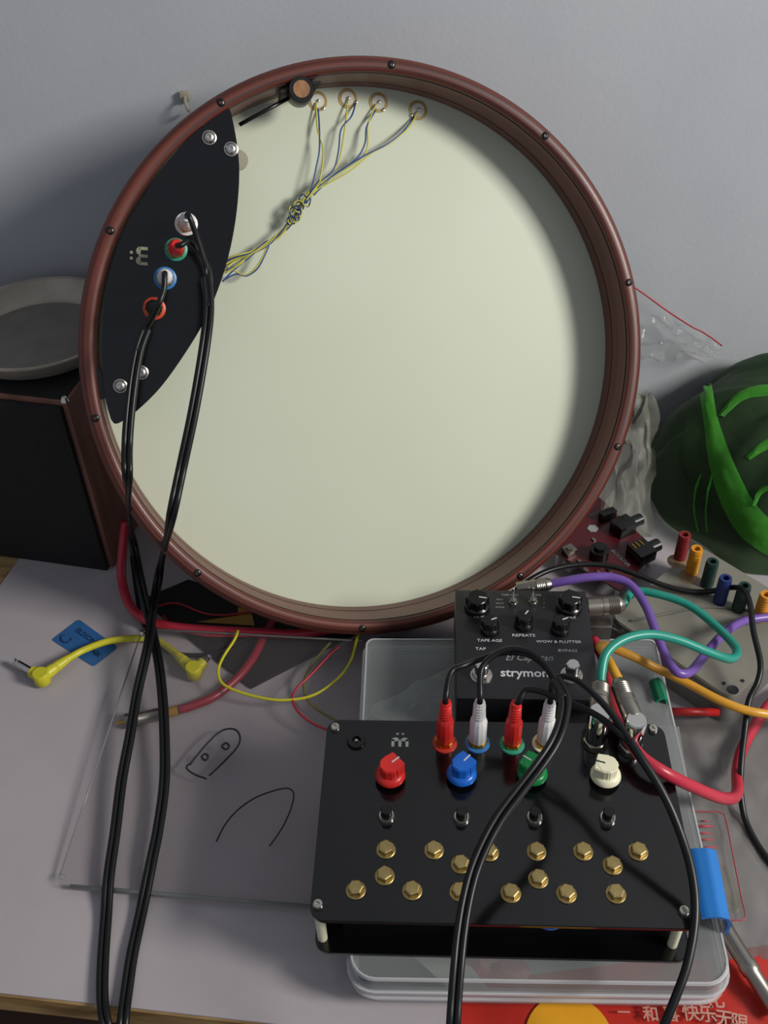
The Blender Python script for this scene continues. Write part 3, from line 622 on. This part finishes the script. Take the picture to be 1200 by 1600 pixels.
mk('back_edge', tube([cs[0] + V((.006, 0, .0015)), cs[3] + V((-.004, 0, .0015))], .0009, 8, sm=False), 'acredge', ac)
mk('drilled_hole', lathe([(.0016, 0), (.0024, 0), (.0024, .0004), (.0016, .0004)], 18, close=True), 'acredge', ac, M.Translation(AP(98, 1370, .0001)))
sc_ = mk('corner_screw', lathe([(0, .004), (.002, .004), (.0032, .002), (.0034, 0)], 18), 'chrome', ac, M.Translation(AP(224, 990, .0001)))
def draw(pts, r=.00075, cl=False): mk('marker_line', tube([AP(x, y, .0002) for x, y in pts], r, 6, 6, closed=cl), 'ink', ac)
draw([(296, 1195), (320, 1166), (340, 1146), (355, 1139), (369, 1141), (375, 1152), (371, 1167), (350, 1190), (327, 1212)])
draw([(294, 1194), (292, 1201), (304, 1210), (323, 1217)])
draw([(315, 1183), (320, 1178), (325, 1182), (321, 1188)], .0008, True); draw([(347, 1166), (353, 1161), (358, 1166), (353, 1171)], .0008, True)
draw([(338, 1315), (352, 1288), (372, 1265), (400, 1246), (430, 1235), (450, 1232), (459, 1241), (454, 1265), (440, 1295), (421, 1322)], .0006)

# ------------------------------------------------------------------ loose things on the left of the desk
pts = [A(222, 940, 0), A(295, 909, 0), A(560, 990, 0), A(392, 1077, 0)]
tag(mk('base_board', slab(pts, .003), 'blackmatt', smoothing=False), 'flat black board on the desk under the bottom of the drum', 'board')
amb = [A(308, 972, .0035), A(372, 962, .0035), A(372, 950, .0035), A(392, 952, .0035), A(398, 978, .0035)]
tag(mk('tape_piece', slab(amb, .0005), 'amber', smoothing=False), 'amber strip of sticky tape on the flat black board', 'tape')
card = [A(123, 968, .0002), A(184, 1012, .0002), A(146, 1042, .0002), A(81, 1000, .0002)]
bc = thing('label_card', card[3], 'blue printed card on white desk under the yellow patch cable', 'card')
mk('card', slab(rnd_quad(card, .003), .0006), 'bluecard', bc, smoothing=False)
cd_ = (card[1] - card[0]).normalized(); ca = math.atan2(cd_.y, cd_.x)
for s, px, py, sz in (('ELIXON', 134, 994, .007), ('NIK', 150, 1021, .006)):
    mk('card_print', text_bm(s, sz, .0001, .0002), 'navy', bc, M.Translation(A(px, py, .0009)) @ M.Rotation(ca, 4, 'Z'), smoothing=False)
mk('card_emblem', tube([A(103 + 8 * math.cos(a), 998 + 6 * math.sin(a), .0009) for a in [i * .5 for i in range(10)]], .0008, 6), 'navy', bc)
# yellow patch cable with angled plugs
yp = thing('patch_cable', A(120, 1030), 'short yellow patch cable with moulded right-angle jack plugs on the desk', 'cable')
def angled_plug(parent, elbow, to_cable, to_tip, m='yel'):
    """round elbow with a ribbed boot one way and a metal jack shaft the other"""
    elbow = V(elbow); dc = (to_cable - elbow).normalized(); dt = (to_tip - elbow).normalized()
    o = mk('plug', lathe([(0, -.006), (.006, -.006), (.0068, -.005), (.0068, .005), (.006, .006), (0, .006)], 28), m, parent, M.Translation(elbow))
    mk('boot', lathe([(0, 0), (.0054, 0), (.0050, .010), (.0044, .014), (.0048, .0148), (.0043, .0165), (.0046, .0173), (.0040, .019), (.0043, .0198), (.0037, .0215), (.0040, .0223), (.0034, .024), (.0032, .027), (0, .027)], 20), m, o, frame(elbow, dc))
    mk('shoulder', cyl(.0050, .011, seg=20), m, o, frame(elbow, dt))
    L_ = (to_tip - elbow).length
    mk('jack_tip', lathe([(0, .010), (.0031, .010), (.0031, L_ - .008), (.0026, L_ - .0075), (.0026, L_ - .0065), (.0031, L_ - .006), (.0020, L_ - .0035), (.0027, L_ - .002), (.0010, L_), (0, L_)], 18), 'chrome', o, frame(elbow, dt))
    return frame(elbow, dc) @ V((0, 0, .026))
el1 = A(65, 1058, .009); y0 = angled_plug(yp, el1, A(105, 1030, .009), A(20, 1032, .008))
el2 = A(303, 1048, .009); y1 = angled_plug(yp, el2, A(268, 1015, .007), A(330, 1024, .008))
mk('cord', tube([y0, A(130, 1016, .007), A(165, 1003, .007), A(200, 998, .006), A(232, 998, .005), A(252, 1004, .005), y1], .0030), 'yel', yp)
# red cables
rc = thing('audio_cable', A(285, 1100), 'dark red cable with grey metal phono plug lying under the clear acrylic sheet', 'cable')
mk('cord', tube([A(430, 965, .006), A(412, 995, .006), A(395, 1028, .006), A(370, 1060, .0055), A(335, 1088, .0055), A(300, 1103, .0055), A(280, 1109, .0055)], .0037), 'darkred', rc)
ga = A(278, 1110, .006); gb = A(196, 1127, .006); gd = (gb - ga).normalized(); fr_ = frame(ga, gd); L_ = (gb - ga).length
mk('strain_relief', cyl(.0042, .008, seg=18), 'amber', rc, fr_)
mk('plug', lathe([(0, .008), (.0045, .008), (.0052, .012), (.0052, L_ - .012), (.0058, L_ - .011), (.0058, L_), (.0036, L_), (0, L_ - .001)], 24), 'steel_d', rc, fr_)
mk('centre_pin', cyl(.0013, .008, seg=12), 'gold', rc, fr_ @ M.Translation((0, 0, L_)))
tag(mk('power_cable', tube([A(196, 815, .050), A(192, 850, .030), A(190, 900, .014), A(200, 940, .010), A(222, 965, .011), A(262, 978, .0125), A(320, 984, .0125), A(400, 988, .0125), A(470, 990, .0125), A(540, 976, .012), A(600, 950, .012)], .0042), 'pink'),
    'thick crimson cable curving from beside the speaker along the bottom of the drum', 'cable')
tag(mk('power_cable', tube([A(255, 962, .004), A(272, 979, .010), A(320, 992, .0135), A(390, 993, .0135), A(450, 991, .0135), A(500, 984, .008), A(560, 960, .006)], .0014), 'redwire'), 'thin red wire running just below the thick crimson cable', 'wire')
tag(mk('thin_wire', tube([A(240, 950, .005), A(262, 943, .006), A(282, 944, .006), A(318, 958, .005), A(350, 961, .005), A(385, 957, .005), A(420, 955, .005)], .0010), 'redwire'), 'thin red wire lying on the flat black board', 'wire')
tag(mk('thin_wire', tube([AP(372, 985, .004), AP(366, 1000, .003), AP(348, 1028, .002), AP(341, 1050, .002), AP(350, 1070, .002), AP(390, 1086, .002), AP(440, 1094, .002), AP(490, 1086, .002), AP(530, 1058, .002), AP(549, 1030, .002), AP(558, 997, .002), AP(566, 985, .004)], .0012), 'yel'), 'yellow wire loop on the acrylic sheet below the drum', 'wire')
tag(mk('thin_wire', tube([AP(530, 1010, .002), AP(514, 1024, .002), AP(488, 1052, .002), AP(464, 1075, .002), AP(457, 1092, .002), AP(466, 1112, .002), AP(488, 1130, .002), AP(515, 1142, .004)], .0010), 'redwire'), 'thin red wire curving to the top left corner of the control box', 'wire')
tag(mk('thin_wire', tube([AP(516, 1004, -.0045), AP(492, 1032, -.0045), AP(476, 1062, -.0045), AP(478, 1088, -.0045), AP(495, 1108, -.0045), AP(532, 1130, -.0045)], .0012), 'olive'), 'olive wire under the acrylic sheet beside the thin red wire', 'wire')
tag(mk('black_lead', tube([A(206, 870, .004), A(214, 930, .004), A(222, 970, .004), A(240, 1003, .003), A(262, 1018, .003), A(300, 1024, .003), A(340, 1020, .003), A(372, 1004, .005), A(400, 995, .006)], .0019), 'rubber'), 'thin black lead passing behind the upper yellow plug', 'cable')

# ------------------------------------------------------------------ speaker box and pan
fb = A(175, 893); fa = A(0, 868); bd = (fb - fa).normalized(); fa2 = fb - bd * .22; bn = V((-bd.y, bd.x, 0))
ZB = .188
bx = thing('speaker', (fb + fa2) / 2 + bn * .09, 'tall black-fronted speaker with brown wooden sides left of the drum', 'speaker', rz=0)
BM = M.Translation(fb) @ M.Rotation(math.atan2(bd.y, bd.x), 4, 'Z')
mk('cabinet', box(.22, .156, ZB, BM @ M.Translation((-.110, .083, 0)), .002), 'wood', bx)
mk('front_grille', box(.214, .006, ZB - .004, BM @ M.Translation((-.1115, .0025, .0)), .0015), 'blackmatt', bx)
mk('top_panel', box(.214, .146, .001, BM @ M.Translation((-.110, .080, ZB - .0002))), 'blackmatt', bx)
mk('corner_screw', lathe([(0, .004), (.002, .004), (.0035, .002), (.0038, 0)], 16), 'chrome', bx, BM @ M.Translation((-.002, .006, ZB)))
pz = ZB + .001; pc0 = V((-.292, .768, pz))
pn = thing('metal_pan', pc0, 'round shallow dull metal pan resting on top of the speaker', 'pan')
mk('pan_wall', lathe([(.058, .0), (.062, .0005), (.066, .003), (.0725, .0165), (.0755, .0178), (.0755, .0190), (.0718, .0185), (.0645, .0048), (.0600, .0026), (.058, .0024)], 72, close=True), 'pan', pn, M.Translation(pc0))
mk('pan_floor', lathe([(0, 0), (.0582, 0), (.0582, .0024), (0, .0024)], 64), 'pandark', pn, M.Translation(pc0))

# ------------------------------------------------------------------ right side: enclosure, sockets, circuit board
eL = A(952, 962, .034); eF = A(1143, 1094, .034); eR = A(1290, 985, .034)
ez = .034
dx_ = (eF - eL); wE = dx_.length; dx_.normalize(); dy_ = V((-dx_.y, dx_.x, 0)); ang_ = math.atan2(dx_.y, dx_.x); dE = (A(1063, 834, .034) - eL).dot(dy_)
EM = M.Translation(eF) @ M.Rotation(ang_, 4, 'Z'); EM = M.Translation((eF.x, eF.y, 0)) @ M.Rotation(ang_, 4, 'Z')
en = thing('metal_enclosure', (eF.x, eF.y, 0), 'grey cast metal enclosure with corner holes and a diagonal row of coloured banana sockets', 'enclosure')
eb = prism([(x - wE / 2, y + dE / 2) for x, y in rrect(wE - .001, dE - .001, .008)], ez - .004); mk('body', eb, 'encside', en, EM)
ep = prism([(x - wE / 2, y + dE / 2) for x, y in rrect(wE, dE, .009)], .004, M.Translation((0, 0, ez - .004)), .0008); mk('lid', ep, 'enc', en, EM, ang=30)
def hole(px, py, r):
    p = A(px, py, ez); mk('screw_hole', lathe([(0, -.0), (r, 0), (r * 1.15, .0003), (r * 1.15, 0)], 20), 'ink', en, M.Translation((p.x, p.y, ez + .0002)))
hole(1145, 1078, .0038); hole(1131, 1068, .0013); hole(1160, 1064, .0013); hole(974, 941, .0013)
bp_ = en; zs = ez
tag(mk('thin_wire', tube([A(984, 970, ez + .001), A(1040, 959, ez + .001), A(1095, 949, ez + .001), A(1150, 951, ez + .001), A(1200, 957, ez + .001), A(1260, 966, ez + .001)], .0008, 6), 'encside'), 'thin grey wire lying across the top of the grey metal enclosure', 'wire')
for px, py, m in ((1062, 872, 'socketred'), (1080, 894, 'socketorange'), (1104, 914, 'socketgreen'), (1124, 940, 'socketblue'), (1153, 952, 'socketgreen'), (1186, 966, 'socketorange')):
    p = A(px, py, zs); pr = [(0, 0), (.0052, 0)]
    for i in range(9): pr += [(.0050, .001 + i * .0022), (.0054, .0018 + i * .0022), (.0054, .0026 + i * .0022)]
    pr += [(.0052, .0222), (.0048, .0235), (.0028, .0235), (.0026, .015), (0, .015)]
    o = mk('banana_socket', lathe([(a_, b__ * 1.2) for a_, b__ in pr], 24), m, bp_, M.Translation(p), ang=30)
    mk('socket_hole', cyl(.0025, .0005, seg=14), 'ink', o, M.Translation(p + V((0, 0, .0182))))
for px, py in ((1058, 877), (1076, 902)): mk('glue_ring', lathe([(0, .0006), (.0075, .0005), (.0085, 0)], 24), 'glue', bp_, M.Translation(A(px, py, zs)))

zb = .018
bcn = [A(935, 778, zb), A(1027, 862, zb), A(968, 925, zb), A(862, 862, zb)]
cbv = thing('circuit_board', A(945, 860), 'dark red circuit board with black jack sockets against the right of the drum', 'circuit board')
mk('board', slab(bcn, .0016), 'pcb', cbv, smoothing=False)
bdir = (bcn[1] - bcn[0]).normalized(); ba = math.atan2(bdir.y, bdir.x)
def onb(px, py, h=.0016): return M.Translation(A(px, py, zb) + V((0, 0, h))) @ M.Rotation(ba, 4, 'Z')
mk('jack_socket', merge(box(.020, .018, .012, None, .0008), cyl(.0058, .010, M.Translation((0, .009, .006)) @ M.Rotation(-math.pi / 2, 4, 'X'), 20)), 'black', cbv, onb(1000, 872))
cn = bmesh.new()
for i in range(3): merge(cn, box(.0065, .0009, .0005, M.Translation((0, (i - 1) * .0042, .0121)) @ RZ(0)))
mk('contacts', cn, 'gold', cbv, onb(993, 868))
mk('jack_socket', merge(box(.016, .018, .012, None, .0008), cyl(.0055, .011, M.Translation((0, .009, .006)) @ M.Rotation(-math.pi / 2, 4, 'X'), 20)), 'black', cbv, onb(972, 832))
mk('connector', box(.007, .016, .009, None, .0006), 'black', cbv, onb(948, 812))
mk('capacitor', merge(cyl(.0085, .010, None, 24), cyl(.0050, .0130, None, 6)), 'black', cbv, onb(935, 872))
mk('trimmer', merge(box(.010, .010, .006, None, .0005), cyl(.0035, .0075, None, 6)), 'steel_d', cbv, onb(889, 866))
mk('hex_pad', cyl(.0052, .0004, seg=6), 'printdim', cbv, onb(926, 828))
for px, py in ((905, 880), (915, 893), (935, 897), (950, 893), (927, 846), (944, 815), (955, 900)): mk('chip', box(.004, .0025, .0015), 'steel_d' if px % 2 else 'black', cbv, onb(px, py))
mk('board_print', text_bm('BOOSTER', .0055, .0001), 'printdim', cbv, M.Translation(A(970, 872, zb + .002)) @ M.Rotation(ba, 4, 'Z'), smoothing=False)
mk('board_print', text_bm('GND', .005, .0001), 'printdim', cbv, M.Translation(A(930, 803, zb + .002)) @ M.Rotation(ba + 1.57, 4, 'Z'), smoothing=False)
for c in bcn: 
    c2_ = c.lerp(sum(bcn, V()) / 4, .12); mk('spacer', cyl(.002, zb, seg=10), 'white', cbv, M.Translation((c2_.x, c2_.y, 0)))
tag(mk('dice_cube', box(.010, .010, .009, M.Translation(A(890, 888, 0)) @ RZ(30), .001), 'white'), 'small white plastic block at the lower left corner of the red circuit board', 'block')

tag(mk('thin_black_cable', tube([A(800, 927, .040), A(830, 905, .046), A(862, 890, .047), A(905, 882, .047), A(950, 884, .046), A(990, 896, .044), A(1035, 914, .040), A(1075, 924, .038), A(1110, 924, .038), A(1140, 918, .050), A(1162, 922, .066), A(1172, 945, .070), A(1177, 985, .066), A(1188, 1035, .058), A(1184, 1065, .052), A(1170, 1095, .044), A(1164, 1140, .034), A(1158, 1195, .024), A(1158, 1245, .012), A(1168, 1290, .004), A(1198, 1340, .003), A(1240, 1380, .003), A(1320, 1420, .003), A(1460, 1440, .003)], .0023), 'rubber'),
    'thin black cable snaking past the banana sockets and down the right side', 'cable')

# ------------------------------------------------------------------ bags
def wav(p, s, a): return V((noise.noise(p * s), noise.noise(p * s + V((9, 3, 1))), noise.noise(p * s + V((2, 7, 5))))) * a
# zip bag leaning at the wall
za, zb_, zc_, zd_ = Y(945, 392, .846), Y(1128, 535, .852), Y(1110, 562, .846), Y(945, 560, .846)
def zf(u, v):
    p = za.lerp(zb_, u).lerp(zd_.lerp(zc_, u), v); return p + V((0, -abs(noise.noise(V((u * 7, v * 5, 2)))) * .016 * min(1, v * 3), noise.noise(V((u * 6, v * 6, 5))) * .004))
zbag = thing('zip_bag', (zd_.x, .88, .0), 'clear plastic zip bag with red closure line at the wall right of the drum', 'plastic bag')
mk('film', sheetgrid(zf, 34, 20), 'clearbag', zbag)
zl = [zf(t, .22) + V((0, -.001, 0)) for t in [i / 12 for i in range(13)]]
zl = [Y(x, y, .838) for x, y in ((960, 428), (1003, 457), (1040, 484), (1080, 510), (1100, 520), (1128, 540))]
mk('red_closure', tube(zl, .0008, 6), 'redwire', zbag)
def zf2(u, v):
    a = zd_ + V((-.01, .0, 0)); b_ = V((zd_.x + .03, .850, zd_.z)); p = a.lerp(b_, u); p.z = zd_.z * (1 - v); return p + V((0, -abs(noise.noise(V((u * 4, v * 4, 9)))) * .01, 0))
mk('lower_film', sheetgrid(zf2, 6, 14), 'clearbag', zbag)
# crumpled clear bag behind the circuit board
def cf(u, v):
    a = A(925, 870, 0).lerp(A(1022, 850, 0), u); t = V((.215 + u * .03 + .012, .775, .105 - .02 * abs(u - .5))); a.y += .01
    p = a.lerp(t, v); return p + wav(V((u, v, .3)), 6, .012) * (v + .2)
tag(mk('clear_bag', sheetgrid(cf, 18, 22, .0003), film('bag_film', '8d8d84', .22, .4, (.9, .9, .87), vary=.5, vscale=30, gloss=.35, bump=.5, bscale=40)), 'crumpled clear plastic bag standing behind the red circuit board', 'plastic bag')

# green net bag with hose coil
gc = V((.422, .747, 0))
cl = thing('hose_coil', gc, 'dark coiled hose inside the green plastic bag', 'hose')
for i, (r_, z_, tr) in enumerate(((.105, .014, .013), (.118, .036, .012), (.100, .056, .012), (.108, .076, .011), (.085, .090, .010), (.075, .030, .012), (.070, .060, .012))):
    pts = [gc + V((r_ * math.cos(a) * 1.05 + .004 * math.sin(3 * a + i), r_ * math.sin(a) * .88, z_ + .004 * math.sin(2 * a + i))) for a in [2 * math.pi * k / 20 for k in range(20)]]
    mk('coil_turn', tube(pts, tr, 12, 4, closed=True), 'coil', cl)
def dome(s=1.0, lift=0.0):
    def fn(u, v):
        a = 2 * math.pi * u; e_ = v * math.pi / 2
        r = math.cos(e_) ** .75; z = math.sin(e_) ** .8
        p = V((.162 * s * r * math.cos(a), .132 * s * r * math.sin(a), .118 * s * z))
        f = noise.noise(V((math.cos(a) * 3, math.sin(a) * 3, v * 1.2))) * .012 + abs(noise.noise(V((a * 3.1, v * 2, 4)))) * .007
        d = V((p.x, p.y, p.z * .6)).normalized() if p.length > 1e-6 else V((0, 0, 1)); q = p + d * (f + lift); k = max(0, q.x + .0); q.x += k * .75; q.z *= 1 + 5 * max(0, q.x - .03)  # added bulk out of view on the right, raised to shade the wall
        q.z = max(q.z, .002); return gc + q
    return fn
nb = thing('green_bag', gc, 'thin green plastic bag wrapped round a dark coil at the right edge', 'plastic bag')
dm = dome(); mk('film', sheetgrid(dm, 96, 24), 'net', nb)
from mathutils.bvhtree import BVHTree
_b = sheetgrid(dm, 96, 24); bvh = BVHTree.FromBMesh(_b)
def onbag(px, py, h):
    p, n_, _, _ = bvh.ray_cast(V((0, 0, CH)), ray(px, py).normalized())
    if p is None: return None
    if n_.dot(ray(px, py)) > 0: n_ = -n_
    return p + n_ * h
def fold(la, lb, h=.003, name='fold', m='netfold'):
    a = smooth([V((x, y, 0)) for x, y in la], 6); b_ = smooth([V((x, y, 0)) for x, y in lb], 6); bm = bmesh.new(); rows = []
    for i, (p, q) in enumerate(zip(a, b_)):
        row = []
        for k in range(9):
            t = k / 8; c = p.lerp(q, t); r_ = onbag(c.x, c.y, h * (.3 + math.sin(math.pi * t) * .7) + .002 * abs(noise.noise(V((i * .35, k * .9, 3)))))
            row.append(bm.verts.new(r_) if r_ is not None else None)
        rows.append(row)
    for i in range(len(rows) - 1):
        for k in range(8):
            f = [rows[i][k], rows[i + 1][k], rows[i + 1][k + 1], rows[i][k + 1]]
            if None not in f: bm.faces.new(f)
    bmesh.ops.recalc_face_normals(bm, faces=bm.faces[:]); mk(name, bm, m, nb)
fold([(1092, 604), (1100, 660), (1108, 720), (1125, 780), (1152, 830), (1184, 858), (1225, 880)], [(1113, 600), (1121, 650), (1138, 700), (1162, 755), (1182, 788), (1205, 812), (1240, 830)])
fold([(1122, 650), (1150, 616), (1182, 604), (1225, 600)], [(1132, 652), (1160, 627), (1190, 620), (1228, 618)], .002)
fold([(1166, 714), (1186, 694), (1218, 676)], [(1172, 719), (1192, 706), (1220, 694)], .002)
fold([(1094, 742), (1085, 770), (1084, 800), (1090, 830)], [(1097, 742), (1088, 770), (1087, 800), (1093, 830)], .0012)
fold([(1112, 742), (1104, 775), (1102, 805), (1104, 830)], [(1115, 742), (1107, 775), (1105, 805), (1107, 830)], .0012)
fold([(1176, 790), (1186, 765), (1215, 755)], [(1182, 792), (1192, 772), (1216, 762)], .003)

# ------------------------------------------------------------------ lower right: film, red bag, probe
fs = [A(1040, 1118, .001), A(1290, 1100, .001), A(1290, 1500, .001), A(1080, 1500, .001)]
def ff(u, v):
    p = fs[0].lerp(fs[1], u).lerp(fs[3].lerp(fs[2], u), v); p.z = .0015 + abs(noise.noise(V((u * 5, v * 7, 3)))) * .005; return p
flm = thing('film_bag', fs[0], 'flat clear plastic bag with faint red printing on the desk at the right', 'plastic bag')
mk('film', sheetgrid(ff, 30, 40), 'greyfilm', flm)
rp = [(1050, 1268), (1110, 1268), (1126, 1270), (1134, 1280), (1146, 1340), (1158, 1400), (1164, 1434), (1145, 1438), (1120, 1438)]
mk('printed_border', tube([A(x, y, .0065) for x, y in rp], .0005, 5, 4), 'redprint', flm)
for i, (x0, x1, y) in enumerate(((1095, 1108, 1283), (1085, 1113, 1291), (1086, 1112, 1302), (1088, 1116, 1312), (1090, 1120, 1324), (1094, 1116, 1334))):
    mk('printed_line', tube([A(x0, y, .0065), A(x1, y, .0065)], .0009 if i == 1 else .0006, 5, sm=False), 'redprint', flm)
tag(mk('round_pad', lathe([(0, .002), (.010, .002), (.011, 0)], 28), 'disc', at=M.Translation(A(1137, 1388, .0002)) @ M.Diagonal((.8, 1.6, .4, 1))), 'pale oval pad under the clear film beside the blue latch', 'pad')

rb0 = [(560, 1580), (700, 1573), (1110, 1505), (1150, 1475), (1300, 1478), (1320, 1700), (700, 1690)]
rbq = [A(700, 1540, .0), A(1300, 1466, .0), A(1330, 1690, .0), A(715, 1690, .0)]
def rf(u, v):
    p = rbq[0].lerp(rbq[1], u).lerp(rbq[3].lerp(rbq[2], u), v); p.z = .0012 + abs(noise.noise(V((u * 6, v * 4, 8)))) * .004 * (1 if u > .62 else .0)
    return p
red = thing('shopping_bag', rbq[0], 'flat red plastic bag with pale Chinese characters under the storage box', 'plastic bag')
mk('film', sheetgrid(rf, 50, 24, .0003), 'redbag', red)
for s, px, py, sz, rz in (('一', 975, 1580, .008, -3), ('和', 1017, 1583, .010, -3), ('喜', 1049, 1583, .010, -3), ('快', 1080, 1581, .011, -3), ('乐', 1106, 1583, .011, -6), ('无', 1132, 1590, .011, -10), ('限', 1156, 1596, .011, -14), ('化', 1117, 1560, .012, -4), ('、', 1098, 1561, .009, 0)):
    mk('printed_character', text_bm(s, sz, .0001, .00015), 'bagprint', red, M.Translation(A(px, py + 3, .0058)) @ RZ(rz), smoothing=False)
mk('yellow_print', cyl(.027, .0003, seg=40), 'gildy', red, M.Translation(A(890, 1625, .0022)))

tp = thing('test_probe', A(1160, 1500), 'slim metal probe with black cap lying across the red bag at right', 'tool')
q0, q1 = A(1118, 1430, .018), A(1215, 1582, .010); fr_ = frame(q0, q1 - q0); L_ = (q1 - q0).length
mk('barrel', lathe([(0, 0), (.0048, .0), (.0055, .003), (.0055, L_ * .5), (.0061, L_ * .52), (.0061, L_ * .60), (.0053, L_ * .62), (.0053, L_), (0, L_)], 24), 'steel_d', tp, fr_)
mk('cap', lathe([(0, -.012), (.0036, -.011), (.0048, -.006), (.0050, .010), (.0046, .011), (0, .011)], 24), 'socketgreen', tp, fr_)
mk('lead', tube([q0 + V((.004, .003, .004)), A(1140, 1448, .016), A(1165, 1490, .014), A(1188, 1540, .013), A(1222, 1590, .012)], .0022), 'rubber', tp)

wh = Y(290, 158, .859)
tag(mk('wall_hook', merge(box(.008, .004, .008, M.Translation(wh), .001), tube([wh + V((0, 0, .004)), wh + V((.001, -.008, .002)), wh + V((.003, -.010, -.004)), wh + V((.003, -.004, -.006))], .0012, 8)), 'disc'), 'small pale hook stuck on the wall above left of the drum', 'hook')
bpy.context.view_layer.update()
